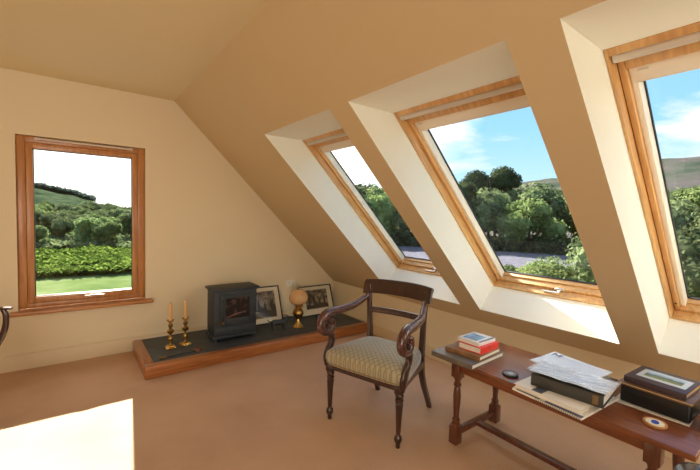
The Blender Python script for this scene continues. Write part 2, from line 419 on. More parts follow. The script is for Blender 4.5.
o = MB(); o.sweep([(-.150, -.150, .245), (-.150, -.178, .25), (-.150, -.182, .30), (-.150, -.182, .42), (-.150, -.178, .46), (-.150, -.148, .465)], [(.007, .007)]*6, n=10); o.build('handle', M['silver'] if 0 else M['iron'], dr)
o = MB(); o.lathe([(0, 0), (.014, 0), (.016, .012), (.010, .02), (0, .022)], n=14, mat=T(-.150, -.145, .215) @ Matrix.Rotation(PI/2, 4, 'X')); o.build('knob', M['oldbrass'], dr)
o = MB(); o.box(-.03, .03, -.132, -.126, .105, .125, .002); o.build('air_slider', M['iron'], st)
o = MB(); o.sweep([(-.235, .0, .08), (-.262, .0, .085), (-.262, .0, .115)], [(.006, .006)]*3, n=8); o.build('riddling_lever', M['iron'], st)

# ------------------------------------------------------------------ candlesticks
def make_candlestick(label, loc):
    c = thing('candlestick', label, 'candlestick', loc, 0, 'brass candlesticks on the hearth')
    o = MB(); o.box(-.048, .048, -.048, .048, 0, .014, .006); o.box(-.036, .036, -.036, .036, .014, .026, .006); o.build('base', M['brass'], c)
    pr = [(.030, .026), (.018, .034), (.011, .045), (.010, .060), (.016, .070), (.024, .085), (.026, .100), (.018, .118), (.010, .128), (.010, .140), (.022, .152), (.033, .170), (.034, .182), (.020, .192), (.011, .200), (.014, .212), (.022, .225), (.023, .240), (.013, .252), (.013, .262), (.028, .276), (.036, .284), (.034, .290), (.016, .290)]
    o = MB(); o.lathe(pr, n=20); o.build('stem', M['oldbrass'], c)
    o = MB(); o.lathe([(.017, .285), (.017, .300), (.0155, .455), (.010, .461), (0, .462)], n=16); k = o.build('candle', M['wax'], c)
    o = MB(); o.sweep([(0, 0, .460), (.001, 0, .467), (.003, 0, .474)], [(.0015, .0015)]*3, n=6, up=(0, 1, 0)); o.build('wick', M['black'], k)
    return c
cs1 = make_candlestick('brass candlestick with honey candle, left one nearer the window', (-2.295, -.445, HT))
dup(cs1, (-2.150, -.430, HT), .2, 'brass candlestick with honey candle, right one nearer the stove')
# round coaster and tongs on the slate
o = MB(); o.lathe([(0, 0), (.036, 0), (.04, .006), (.038, .018), (.030, .024), (0, .024)], n=20)
o = o.build('trinket_box', plain('reddish_brown_leather', (.16, .06, .03), .5), loc=(-2.085, -.665, HT)); tag(o, 'small round brown trinket box on the slate before the stove', 'box')
pk = thing('poker', 'thin metal poker lying on the slate below the candlesticks', 'poker', (-2.26, -.70, HT), .10)
o = MB(); o.sweep([(-.12, 0, .008), (.12, .0, .008)], [(.004, .004)]*2, n=8, sub=1); o.sweep([(.12, 0, .008), (.15, .004, .007), (.165, .02, .006)], [(.005, .005), (.004, .004), (.003, .003)], n=8); o.build('rod', M['iron'], pk)
o = MB(); o.lathe([(0, 0), (.009, .005), (.008, .05), (.012, .06), (0, .066)], n=10, mat=T(-.12, 0, .012) @ Matrix.Rotation(-PI/2, 4, 'Y')); o.build('handle', M['oldbrass'], pk)

# ------------------------------------------------------------------ leaning pictures
def leaning_picture(label, xl, xr, ybot, ytop, z1, mount, seed, lowleft=0):
    w = xr-xl; h = math.hypot(ytop-ybot, z1-HT); th = math.atan2(ytop-ybot, z1-HT)
    p = thing('framed_picture', label, 'picture', ((xl+xr)/2, ybot, HT+.001), 0)
    R = Matrix.Rotation(-th, 4, 'X')
    o = MB()
    fw = .014
    for bx_ in ((-w/2, -w/2+fw, 0, h), (w/2-fw, w/2, 0, h), (-w/2+fw, w/2-fw, 0, fw), (-w/2+fw, w/2-fw, h-fw, h)):
        o.box(bx_[0], bx_[1], -.012, .008, bx_[2], bx_[3], .003, mat=R)
    o.build('picture_frame', M['frameblack'], p)
    o = MB(); o.box(-w/2+fw*.8, w/2-fw*.8, -.002, .006, fw*.8, h-fw*.8, mat=R); o.build('mount', M['mount'], p, smooth=0)
    l, r_, b_, t_ = mount
    o = MB(); o.box(-w/2+l, w/2-r_, -.0045, -.002, b_, h-t_, mat=R); k = o.build('print', engraving('print_%d' % seed, seed, 5), p, smooth=0)
    o = MB()
    rr = random.Random(seed)
    W_, H_ = w-l-r_, h-b_-t_
    cx, cz = (-w/2+l+w/2-r_)/2, b_
    # a small building-and-trees motif in darker and paler tones
    o.prism([(cx-W_*.48, cz+.01), (cx+W_*.48, cz+.01), (cx+W_*.48, cz+H_*.22), (cx+W_*.1, cz+H_*.30), (cx-W_*.2, cz+H_*.18), (cx-W_*.48, cz+H_*.25)], lambda u, v_, d: R @ Vector((u, d, v_)), -.0058, -.0045)
    for k_ in range(4):
        ux = cx-W_*.35+k_*W_*.23
        o.prism([(ux-.012, cz+H_*.2), (ux+.012, cz+H_*.2), (ux+.016, cz+H_*(.42+.1*(k_ % 2))), (ux, cz+H_*(.6+.12*(k_ % 2))), (ux-.016, cz+H_*.5)], lambda u, v_, d: R @ Vector((u, d, v_)), -.0058, -.0045)
    o.build('print_figures', plain('print_ink', (.055, .048, .04), .7), k, smooth=0)
    o = MB(); o.box(-w/2+fw, w/2-fw, -.0085, -.0075, fw, h-fw, mat=R); o.build('picture_glass', M['picglass'], p, smooth=0)
    return p
leaning_picture('black framed monochrome print leaning on wall just right of the stove', -1.42, -.905, -.20, -.024, .555, (.07, .075, .075, .06), 3)
leaning_picture('black framed monochrome print leaning behind the oil lamp', -.62, -.075, -.17, -.024, .500, (.10, .085, .09, .06), 11)

# ------------------------------------------------------------------ oil lamp
lp = thing('oil_lamp', 'brass oil lamp with amber glass globe shade on the hearth', 'lamp', (-.855, -.50, HT)); lp.scale = (1.0, 1.0, 1.09)
o = MB(); o.lathe([(0, 0), (.068, 0), (.070, .006), (.062, .014), (.045, .03), (.030, .055), (.020, .075), (.017, .09), (.024, .095)], n=24); o.build('base', M['brass'], lp)
o = MB(); o.lathe([(.020, .095), (.045, .115), (.064, .145), (.068, .165), (.060, .19), (.040, .21), (.030, .218)], n=24); o.build('oil_font', M['oldbrass'], lp)
o = MB(); o.lathe([(.030, .218), (.036, .225), (.036, .24), (.050, .252), (.052, .262), (.030, .264)], n=24)
for k in range(10):
    a = 2*PI*k/10; o.sweep([(.046*math.cos(a), .046*math.sin(a), .258), (.062*math.cos(a), .062*math.sin(a), .285)], [(.003, .003)]*2, n=6, sub=1)
bn = o.build('burner', M['oldbrass'], lp)
o = MB(); o.lathe([(0, 0), (.012, 0), (.014, .006), (0, .008)], n=12, mat=T(.05, 0, .232) @ Matrix.Rotation(PI/2, 4, 'Y')); o.build('wick_knob', M['brass'], bn)
m, nt, b = new_mat('amber_glass_shade'); b.inputs['Base Color'].default_value = (.80, .50, .24, 1); b.inputs['Roughness'].default_value = .12; b.inputs['Transmission Weight'].default_value = .25; b.inputs['Coat Weight'].default_value = .5; b.inputs['IOR'].default_value = 1.2
o = MB(); o.lathe([(.060, .262), (.092, .278), (.112, .305), (.117, .335), (.110, .365), (.090, .395), (.062, .418), (.048, .425)], n=28); o.build('lamp_shade', m, lp)
o = MB()
for r0, z0, z1 in ((.020, .262, .50),):
    o.lathe([(.022, .262), (.030, .30), (.022, .35), (.018, .42), (.018, .475)], n=16)
o.build('glass_chimney', glass_mat('thin_chimney_glass', (.93, .93, .9), .15), lp)

# small black dog figurine
dg = thing('dog_figurine', 'small black dog figurine standing between stove and oil lamp', 'figurine', (-1.125, -.515, HT), -.1); dg.scale = (1.3, 1.3, 1.3)
o = MB(); o.sweep([(-.062, 0, .078), (-.03, 0, .080), (.02, 0, .078), (.055, 0, .084), (.078, 0, .102), (.092, 0, .112)], [(.022, .024), (.026, .027), (.024, .025), (.027, .030), (.020, .021), (.016, .016)], n=12)
o.sweep([(.085, 0, .115), (.105, 0, .112), (.128, 0, .104)], [(.019, .018), (.016, .014), (.009, .008)], n=10)
for x_ in (-.052, .052):
    for y_ in (-.016, .016):
        o.sweep([(x_, y_, .075), (x_-.006, y_, .040), (x_, y_, .008), (x_+.010, y_, .004)], [(.012, .011), (.007, .007), (.007, .006), (.009, .005)], n=8, up=(0, 1, 0))
o.build('body', M['iron'], dg)
o = MB(); o.sweep([(-.066, 0, .088), (-.090, 0, .095), (-.105, 0, .115)], [(.008, .008), (.006, .006), (.003, .003)], n=8); o.build('tail', M['iron'], dg)
for y_ in (-.013, .013):
    o = MB(); o.sweep([(.083, y_, .125), (.080, y_*1.5, .137), (.074, y_*1.9, .122)], [(.006, .003), (.007, .003), (.003, .002)], n=8); o.build('ear', M['iron'], dg)
# second little dark ornament beside picture
bd = thing('bird_figurine', 'tiny dark bird ornament by the chair arm on the hearth', 'figurine', (-.50, -.42, HT), 2.9)
o = MB(); o.sweep([(-.06, 0, .030), (-.025, 0, .034), (.01, 0, .045), (.03, 0, .060), (.045, 0, .066), (.062, 0, .062)], [(.004, .003), (.017, .014), (.024, .022), (.015, .015), (.012, .012), (.002, .002)], n=10); o.build('body', M['iron'], bd)
o = MB(); o.lathe([(0, 0), (.026, 0), (.024, .007), (.006, .010), (.005, .03), (0, .032)], n=14); o.build('stand', M['iron'], bd)

# wall socket, plug, cord
so = thing('wall_socket', 'cream double wall socket above the hearth between the two pictures', 'socket', (-.70, -.001, .565))
o = MB(); o.box(-.075, .075, -.010, 0, -.045, .045, .004); o.build('face_plate', M['white'], so)
for x_ in (-.036, .036):
    o = MB(); o.box(x_-.007, x_+.007, -.0135, -.0095, .018, .034, .002); o.build('switch', M['white'], so)
o = MB()
o.box(-.040, -.032, -.0106, -.0098, .002, .014); o.build('earth_slot', M['rubber'], so)
pg = thing('plug', 'white plug and trailing cable in the wall socket', 'plug', (-.664, -.0115, .560))
o = MB(); o.box(-.024, .024, -.042, 0, -.026, .022, .008, seg=3); o.build('plug_body', M['white'], pg)
o = MB(); o.sweep([(0, -.03, -.02), (.02, -.05, -.05), (.065, -.045, .01), (.085, -.02, -.05), (.06, -.012, -.20), (.03, -.02, -.40), (.05, -.05, -.443)], [(.0035, .0035)]*7, n=8); o.build('cable', M['white'], pg)

# ------------------------------------------------------------------ armchair
def turned_leg(x, y):
    o = MB()
    o.box(x-.027, x+.027, y-.027, y+.027, .362, .425, .004)
    o.lathe([(.0, 0), (.013, 0), (.016, .006), (.015, .03), (.024, .045), (.027, .060), (.022, .078), (.013, .090), (.016, .105), (.019, .18), (.024, .27), (.026, .295), (.020, .303), (.028, .312), (.028, .322), (.019, .330), (.027, .340), (.030, .352), (.024, .364)], x, y, 0, n=18)
    return o
def make_chair(name, label, front_over=0.0, cshape=False):
    c = thing(name, label, 'chair')
    hw_f, hw_b = .285, .225
    yb = -.44
    for sx_ in (-1, 1):
        turned_leg(sx_*.284, -.005).build('front_leg', M['mahog'], c)
        # sabre rear leg
        o = MB(); o.sweep([(sx_*.238, -.625, 0), (sx_*.236, -.575, .10), (sx_*.232, -.500, .24), (sx_*.230, -.462, .36), (sx_*.230, -.452, .44)], [(.017, .018), (.018, .019), (.019, .022), (.021, .026), (.021, .027)], up=(0, 1, 0), power=5, n=16)
        o.build('rear_leg', M['mahog'], c)
        o = MB(); o.sweep([(sx_*.230, -.452, .44), (sx_*.232, -.455, .56), (sx_*.238, -.452, .72), (sx_*.247, -.455, .86), (sx_*.250, -.458, .945)], [(.021, .027), (.020, .024), (.018, .020), (.018, .016), (.018, .013)], up=(0, 1, 0), power=5, n=16)
        o.build('back_post', M['mahog'], c)
    # seat rails
    o = MB()
    o.prism([(-.310, .020), (.310, .020), (.310, -.004), (-.310, -.004)], lambda u, v_, d: Vector((u, v_, d)), .383, .432)
    o.prism([(-.310, .010), (-.288, .010), (-.232, -.46), (-.254, -.46)], lambda u, v_, d: Vector((u, v_, d)), .383, .432)
    o.prism([(.310, .010), (.288, .010), (.232, -.46), (.254, -.46)], lambda u, v_, d: Vector((u, v_, d)), .383, .432)
    o.box(-.235, .235, -.468, -.445, .383, .432)
    o.build('seat_rail', M['mahog'], c)
    # cushion: domed, trapezoid with rounded corners
    o = MB(); N = 40; rings = []
    prof = [(0.0, .424, .985), (.0, .432, 1.0), (0, .460, 1.025), (0, .492, 1.022), (0, .514, .985), (0, .530, .90), (0, .547, .76), (0, .560, .55), (0, .567, .30), (0, .569, .12)]
    for _, z, sc_ in prof:
        rg = []
        for k in range(N):
            a = 2*PI*k/N; cx_, sy_ = math.cos(a), math.sin(a); e = 2/7.0
            u = math.copysign(abs(cx_)**e, cx_); v_ = math.copysign(abs(sy_)**e, sy_)
            y = -.204+v_*.248*sc_
            hwid = (.243+(.338-.243)*((y+.447)/.49))
            rg.append(o.bm.verts.new((u*hwid*sc_, y, z)))
        rings.append(rg)
    for a_, b_ in zip(rings, rings[1:]):
        for i in range(N): o.bm.faces.new((a_[i], a_[(i+1) % N], b_[(i+1) % N], b_[i]))
    o.bm.faces.new(rings[0][::-1]); o.bm.faces.new(rings[-1])
    cu = o.build('seat_cushion', M['seat'], c, smooth=60)
    o = MB(); pts = []
    for k in range(N+1):
        a = 2*PI*k/N; cx_, sy_ = math.cos(a), math.sin(a); e = 2/7.0
        u = math.copysign(abs(cx_)**e, cx_); v_ = math.copysign(abs(sy_)**e, sy_); y = -.204+v_*.251
        hwid = (.243+(.338-.243)*((y+.447)/.49)); pts.append((u*hwid*1.008, y, .436))
    o.sweep(pts, (.004, .004), n=6, sub=1); o.build('braid_trim', plain('gold_brown_braid', (.24, .16, .07), .6), cu)
    # curved crest rail
    def crest(z0, z1, th, bow, halfw, zoff, roll=0, nseg=16, endcurve=0):
        o = MB(); g_ = []
        for i in range(nseg+1):
            t = -1+2*i/nseg; x = t*halfw; y = -.436-bow*(1-t*t)
            dz = -endcurve*abs(t)**3
            yy = lambda z: y-(z-z0)*.25
            sec = [(yy(z0)-th/2, z0+.0), (yy(z0)+th/2, z0), (yy(z1-.02)+th/2, z1-.02), (yy(z1)+th*.2-roll, z1), (yy(z1)-th*.5-roll, z1-.004), (yy(z1)-th*.8-roll, z1-.022), (yy(z1)-th/2, z1-.04)]
            g_.append([o.bm.verts.new((x, a_, b_+dz+zoff)) for a_, b_ in sec])
        n_ = len(g_[0])
        for a_, b_ in zip(g_, g_[1:]):
            for i in range(n_): o.bm.faces.new((a_[i], a_[(i+1) % n_], b_[(i+1) % n_], b_[i]))
        o.bm.faces.new(g_[0][::-1]); o.bm.faces.new(g_[-1]); return o
    crest(.885, .995, .030, .045, .292, 0, .010, endcurve=.014).build('crest_rail', M['mahog'], c, smooth=45)
    o = MB(); pts = []
    for i in range(9):
        t = -1+2*i/8; pts.append((t*.232, -.452-.032*(1-t*t), .745))
    o.sweep(pts, (.011, .024), power=5, sub=2, n=16); o.build('cross_rail', M['mahog'], c)
    # arms
    for sx_ in (-1, 1):
        o = MB()
        if not cshape:
            pts = [(.246, -.450, .870), (.262, -.39, .836), (.294, -.28, .795), (.316, -.12, .785), (.322, -.02, .785), (.324, .045, .762), (.324, .072, .712), (.324, .052, .664), (.322, -.010, .640), (.322, -.062, .668), (.322, -.060, .712), (.322, -.022, .722)]
            sz = [(.020, .018), (.023, .020), (.028, .024), (.032, .028), (.034, .030), (.033, .030), (.032, .028), (.030, .026), (.028, .026), (.026, .024), (.024, .022), (.018, .018)]
        else:
            pts = [(.246, -.455, .835), (.262, -.40, .812), (.285, -.25, .80), (.295, -.05, .795), (.295, .06, .79), (.295, .125, .788)]
            sz = [(.016, .016), (.014, .019), (.012, .026), (.011, .030), (.011, .028), (.008, .022)]
        pts = [(sx_*p_[0], p_[1], p_[2]) for p_ in pts]
        am = o.sweep(pts, sz, up=(1, 0, 0), n=14, sub=5, power=2.6).build('arm', M['mahog_arm'], c)
        # sections swap: first size is along the arm's vertical plane here
        o = MB()
        if not cshape:
            pts = [(.322, .020, .690), (.322, -.020, .655), (.320, -.050, .610), (.318, -.050, .560), (.316, -.018, .515), (.314, .0, .465), (.306, -.008, .405)]
            sz = [(.026, .020), (.030, .022), (.028, .022), (.026, .020), (.030, .020), (.038, .020), (.032, .020)]
        else:
            pts = [(.295, .075, .785), (.295, .092, .74), (.295, .088, .66), (.295, .062, .58), (.296, .02, .50), (.297, -.02, .43)]
            sz = [(.014, .014), (.016, .016), (.018, .016), (.019, .016), (.020, .017), (.022, .017)]
        pts = [(sx_*p_[0], p_[1], p_[2]) for p_ in pts]
        o.sweep(pts, sz, up=(1, 0, 0), n=14, sub=5, power=3).build('arm_support', M['mahog'], c)
    return c
ch = make_chair('armchair', 'dark mahogany open armchair with patterned pale seat beside the coffee table')
ch.location = (-1.485, -2.555, 0); ch.rotation_euler = (0, 0, math.radians(107.9))
c2 = make_chair('armchair', 'dark wooden armchair showing only a curved arm at the left edge by the window', cshape=True)
c2.location = (-3.648, -1.235, 0); c2.rotation_euler = (0, 0, math.radians(-110))

# ------------------------------------------------------------------ coffee table
TX0, TX1, TY0, TY1, TZ = -1.095, -.507, -4.183, -2.857, .580
tcx, tcy = (TX0+TX1)/2, (TY0+TY1)/2
tb = thing('coffee_table', 'long red brown wooden coffee table with turned legs under the skylights', 'table', (tcx, tcy, 0))
hw, hl = (TX1-TX0)/2, (TY1-TY0)/2
MB().box(-hw, hw, -hl, hl, TZ-.028, TZ, .006, seg=3).build('tabletop', M['table'], tb)
lx, ly = hw-.062, hl-.145
for sx_ in (-1, 1):
    MB().box(sx_*lx-.012, sx_*lx+.012, -ly+.03, ly-.03, TZ-.090, TZ-.0285, .002).build('apron', M['table'], tb)
for sy_ in (-1, 1):
    MB().box(-lx+.03, lx-.03, sy_*ly-.012, sy_*ly+.012, TZ-.090, TZ-.0285, .002).build('apron', M['table_leg'], tb)
for sx_ in (-1, 1):
    for sy_ in (-1, 1):
        x, y = sx_*lx, sy_*ly
        o = MB(); o.box(x-.031, x+.031, y-.031, y+.031, 0, .125, .004); o.box(x-.031, x+.031, y-.031, y+.031, TZ-.13, TZ-.0285, .004)
        pf_ = [q_ for q_ in [(.030, .120), (.030, .132), (.020, .140), (.026, .150), (.026, .160), (.018, .168), (.019, .20), (.024, .26), (.026, .30), (.021, .345), (.017, .358), (.025, .366), (.025, .376), (.018, .384), (.020, .400), (.028, .412), (.029, .418)]]; o.lathe([(r_, z_ if z_ < .12 else .12+(z_-.12)*1.115) for r_, z_ in pf_], x, y, 0, n=18)
        o.build('leg', M['table_leg'], tb)
for sy_ in (-1, 1):
    MB().box(-lx+.031, lx-.031, sy_*ly-.017, sy_*ly+.017, .052, .092, .003).build('end_stretcher', M['table_leg'], tb)
MB().box(-.024, .024, -ly+.017, ly-.017, .058, .086, .003).build('long_stretcher', M['table_leg'], tb)

TZ = .545
BEFORE = set(bpy.data.objects)
# ------------------------------------------------------------------ things on the table
def book(name, label, c, w, l, z0, z1, ang, cover, cat='book', spine='L', group=None, spinemat=None):
    """w across (local x), l along (local y); covers wrap the page block; spine on the chosen side"""
    b_ = thing(name, label, cat, (c[0], c[1], z0), math.radians(ang), group)
    t = min(.004, (z1-z0)*.16); h_ = z1-z0
    o = MB(); o.box(-w/2, w/2, -l/2, l/2, 0, t, .001); o.box(-w/2, w/2, -l/2, l/2, h_-t, h_, .001)
    if spine == 'W': o.box(-w/2, -w/2+.005, -l/2, l/2, t, h_-t, .001)
    if spine == 'E': o.box(w/2-.005, w/2, -l/2, l/2, t, h_-t, .001)
    if spine == 'S': o.box(-w/2, w/2, -l/2, -l/2+.005, t, h_-t, .001)
    o.build('cover', cover, b_)
    o = MB(); o.box(-w/2+.006, w/2-.006, -l/2+.006, l/2-.006, t, h_-t); o.build('pages', M['paper'], b_, smooth=0)
    return b_
z = TZ+.0005
cg = plain('grey_brown_cover', (.13, .105, .085), .35, noise=.3, nscale=10)
book('book', 'large flat grey book, lowest in the stack at the table end', (-.872, -2.958), .400, .318, z, z+.032, 3, cg, spine='W')
book('book', 'tan brown book under the red book in the small stack', (-.838, -2.975), .285, .262, z+.0325, z+.062, 5, plain('tan_leather_cover', (.27, .14, .055), .45, noise=.25, nscale=20), spine='W')
rb = book('book', 'thick bright red hardback book in the small stack', (-.822, -3.005), .225, .178, z+.0625, z+.106, 3, plain('bright_red_cloth', (.70, .035, .025), .4), spine='S')
o = MB()
for k in range(3): o.box(-.010+.008*k*0-.004, .004, -.0905, -.0888, .014+.008*k, .018+.008*k)
o.build('gilt_mark', M['brass'], rb)
wb = book('book', 'white bordered paperback with blue cover picture on top of red book', (-.820, -2.987), .204, .168, z+.1065, z+.131, 1, plain('white_card_cover', (.72, .74, .76), .3), spine='S')
m = plain('blue_cover_photo', (.16, .38, .72), .25, noise=.6, nscale=9)
o = MB(); o.box(-.07, .055, -.045, .062, .0245, .0252); k = o.build('cover_picture', m, wb, smooth=0)
o = MB(); o.box(-.08, .095, -.0842, -.066, .0243, .0251); o.build('cover_band', plain('slate_blue_band', (.10, .14, .26), .3), wb, smooth=0)

# round coaster with paler picture
def coaster(label, x, y, r_, rim, face, inner):
    c = thing('coaster', label, 'coaster', (x, y, TZ+.0005), random.random())
    o = MB(); o.lathe([(0, 0), (r_*.92, 0), (r_, .006), (r_*.98, .013), (r_*.84, .010), (0, .009)], n=32); o.build('disc', rim, c)
    o = MB(); o.lathe([(0, .009), (r_*.78, .0095), (r_*.76, .0125), (0, .0125)], n=32); k = o.build('picture_face', face, c)
    o = MB(); o.lathe([(0, .0125), (r_*.42, .0125), (r_*.40, .0140), (0, .0140)], n=20, mat=Matrix.Diagonal((1.1, .8, 1, 1))); o.build('centre_motif', inner, k)
coaster('round dark coaster with grey picture between the two book stacks', -.925, -3.305, .047, plain('dark_pewter', (.05, .05, .055), .35, metal=.5), plain('grey_picture', (.16, .16, .17), .4, noise=.5, nscale=40), plain('pale_figure', (.42, .42, .42), .4))
coaster('round cream rimmed dish with blue centre near front of the table', -.862, -3.998, .047, plain('tan_glaze', (.52, .27, .09), .3), plain('cream_glaze', (.80, .74, .58), .25), plain('blue_glaze', (.06, .10, .42), .25))

# pile of papers
pad = thing('spiral_notebook', 'white spiral bound pad at the bottom of the paper pile', 'notebook', (-.912, -3.612, z), math.radians(-4))
o = MB(); o.box(-.200, .200, -.183, .183, 0, .012, .001); o.build('sheets', M['paper'], pad, smooth=0)
o = MB(); o.box(-.200, -.175, -.183, .0, .0121, .0128); o.box(-.20, -.19, .03, .16, .0121, .0128); o.build('printed_edge', plain('dull_blue_print', (.09, .12, .22), .4), pad, smooth=0)
o = MB()
for k in range(22): 
    cy_ = -.175+k*.0105; o.sweep([(-.203+.006*math.cos(a), cy_, .006+.008*math.sin(a)) for a in [j*PI/4 for j in range(9)]], (.0012, .0012), n=5, sub=1, up=(0, 1, 0))
o.build('wire_spiral', M['rubber'], pad)
wbk = book('book', 'cream covered large paperback under the dark binder', (-.925, -3.600), .350, .345, z+.0155, z+.040, -2, plain('cream_card', (.74, .71, .64), .35), spine='E')
o = MB(); o.box(-.172, -.10, .02, .075, .0246, .0253); o.build('cover_picture', plain('blue_grey_square', (.08, .10, .14), .4), wbk, smooth=0)
bi = thing('ring_binder', 'dark grey ring binder under the glossy plastic wrapped magazine', 'binder', (-.872, -3.640, z+.0405), math.radians(6))
gm = plain('charcoal_binder_board', (.045, .045, .042), .4)
o = MB(); o.box(-.145, .145, -.172, .172, 0, .005, .001); o.box(-.145, .145, -.172, .172, .058, .063, .001); o.box(-.145, -.139, -.172, .172, .005, .058, .002); o.build('cover', gm, bi)
o = MB(); o.box(-.130, .140, -.165, .165, .0052, .050); o.build('pages', M['paper'], bi, smooth=0)
o = MB(); o.box(-.1465, -.145, -.150, -.125, .010, .055, .0005); o.build('spine_label', plain('dull_gold_label', (.20, .13, .05), .5), bi)
# magazine with mast head, slightly lifted corner, and clear film
mg = thing('magazine', 'white glossy magazine with dark masthead on top of the dark binder', 'magazine', (-.785, -3.572, z+.1045), math.radians(-6))
def sheet(x0, x1, y0, y1, zf, th, nx=14, ny=14):
    o = MB(); g_ = []
    for lay in (0, 1):
        g_.append([[o.bm.verts.new((x0+(x1-x0)*i/nx, y0+(y1-y0)*j/ny, zf(x0+(x1-x0)*i/nx, y0+(y1-y0)*j/ny)+lay*th)) for j in range(ny+1)] for i in range(nx+1)])
    for lay in (0, 1):
        for i in range(nx):
            for j in range(ny): o.bm.faces.new([g_[lay][i][j], g_[lay][i+1][j], g_[lay][i+1][j+1], g_[lay][i][j+1]])
    for i in range(nx):
        for j_ in (0, ny): o.bm.faces.new([g_[0][i][j_], g_[0][i+1][j_], g_[1][i+1][j_], g_[1][i][j_]])
    for j in range(ny):
        for i_ in (0, nx): o.bm.faces.new([g_[0][i_][j], g_[0][i_][j+1], g_[1][i_][j+1], g_[1][i_][j]])
    return o
zf = lambda x, y: .004*max(0, (x+.02)/.13)+.002*math.sin(y*18)+.0025+.006*max(0, (y-.09)/.07)
sheet(-.110, .150, -.165, .165, zf, .006).build('magazine_pages', plain('glossy_white_cover', (.74, .78, .84), .2, coat=.4), mg)
# mast head: a large M then faint strokes
o = MB()
def stroke(x0, y0, x1, y1, w):
    d_ = Vector((x1-x0, y1-y0, 0)); n_ = Vector((-d_.y, d_.x, 0)).normalized()*w/2
    P_ = [Vector((x0, y0, 0))+n_, Vector((x0, y0, 0))-n_, Vector((x1, y1, 0))-n_, Vector((x1, y1, 0))+n_]
    o.poly([(p_.x, p_.y, zf(p_.x, p_.y)+.0085) for p_ in P_])
mx_, my = .088, .142
for (a0, b0, a1, b1) in ((0, 0, .040, 0), (.040, 0, .010, -.019), (.010, -.019, .040, -.038), (.040, -.038, 0, -.038)): stroke(mx_+a0, my+b0, mx_+a1, my+b1, .007)
for yy_ in (0, -.038): stroke(mx_, my+yy_+.006, mx_, my+yy_-.006, .004)
o.build('masthead_letter', plain('navy_ink', (.02, .02, .06), .3), mg, smooth=0, keep=True)
o = MB()
for k in range(8):
    y0 = my-.055-k*.029; stroke(mx_+.004, y0, mx_+.018, y0, .003); stroke(mx_+.018, y0, mx_+.016, y0-.012, .003); stroke(mx_+.004, y0-.014, mx_+.017, y0-.014, .003)
o.build('masthead_strokes', plain('faded_blue_ink', (.30, .36, .52), .3), mg, smooth=0, keep=True)
# crinkled clear plastic wrapped brochure
wr = thing('plastic_wrapped_brochure', 'pale blue brochure in crinkled clear plastic lying on the binder', 'brochure', (-.895, -3.655, z+.1160), math.radians(3))
rr = random.Random(4)
ph = [rr.uniform(0, 6) for _ in range(8)]
zc_ = lambda x, y: .004+.0016*math.sin(40*x+9*y+ph[0])+.0012*math.sin(-25*x+47*y+ph[1])+.0009*math.sin(70*x-31*y+ph[2])
m = plain('pale_blue_print', (.56, .70, .90), .3, noise=.25, nscale=7)
sheet(-.128, .066, -.178, .190, zc_, .004, 20, 24).build('brochure_pages', m, wr)
m, nt, b = new_mat('clear_plastic_film'); b.inputs['Base Color'].default_value = (.95, .97, 1, 1); b.inputs['Alpha'].default_value = .30; b.inputs['Roughness'].default_value = .2
zp = lambda x, y: zc_(x, y)+.0052+.0022*abs(math.sin(60*x+22*y))+.0016*abs(math.sin(33*x-58*y))
sheet(-.138, .074, -.190, .200, zp, .0008, 40, 44).build('plastic_film', m, wr)

# ---- album stack at the right
pp = MB().box(-.165, .12, -.14, .17, 0, .003); pp = pp.build('paper_sheet', M['paper'], loc=(-.585, -3.955, z), rot=(0, 0, .03), smooth=0); tag(pp, 'pale sheet of paper under the black box by the album', 'paper')
bb = thing('document_box', 'black and brown wooden document box under the photo album', 'box', (-.560, -3.965, z+.0035), math.radians(-1.5))
o = MB(); o.box(-.170, .175, -.138, .148, 0, .092, .010, seg=3); o.build('box_body', plain('black_leatherette', (.006, .006, .007), .4, bump=.2, bscale=80), bb)
lid = MB(); lid.box(-.185, .182, -.147, .156, .0925, .108, .004)
lidm = wood('brown_box_lid', (.10, .045, .018), (.19, .09, .035), 'Y', .4, 5, 8)
l_ = lid.build('lid', lidm, bb)
o = MB(); o.box(-.1865, -.1845, -.145, .154, .102, .106, .0004); o.build('lid_edge', plain('pale_gilt_line', (.48, .36, .20), .35), l_)
o = MB(); o.sweep([(-.150, -.136, .03), (-.150, -.146, .045), (-.11, -.148, .05), (-.06, -.146, .045), (-.06, -.136, .03)], (.005, .004), n=8); o.build('strap_handle', M['rubber'], bb)
al = thing('photo_album', 'dark purple brown album with an inset landscape picture on its cover', 'album', (-.598, -3.958, z+.1125), math.radians(-3))
o = MB(); o.box(-.128, .128, -.128, .128, 0, .005, .0015); o.box(-.128, .128, -.128, .128, .026, .031, .002); o.box(-.128, -.118, -.128, .128, .005, .026, .002)
o.build('cover', plain('plum_leather', (.052, .032, .040), .45, bump=.15, bscale=120), al)
o = MB(); o.box(-.117, .122, -.123, .123, .0052, .0258); o.build('pages', M['oldbrass'] if 0 else plain('gilt_page_edges', (.45, .28, .10), .45), al, smooth=0)
o = MB(); o.box(-.065, .078, -.108, .096, .0312, .0325, .0005); k = o.build('picture_mount', plain('blue_white_mount', (.60, .66, .70), .35), al)
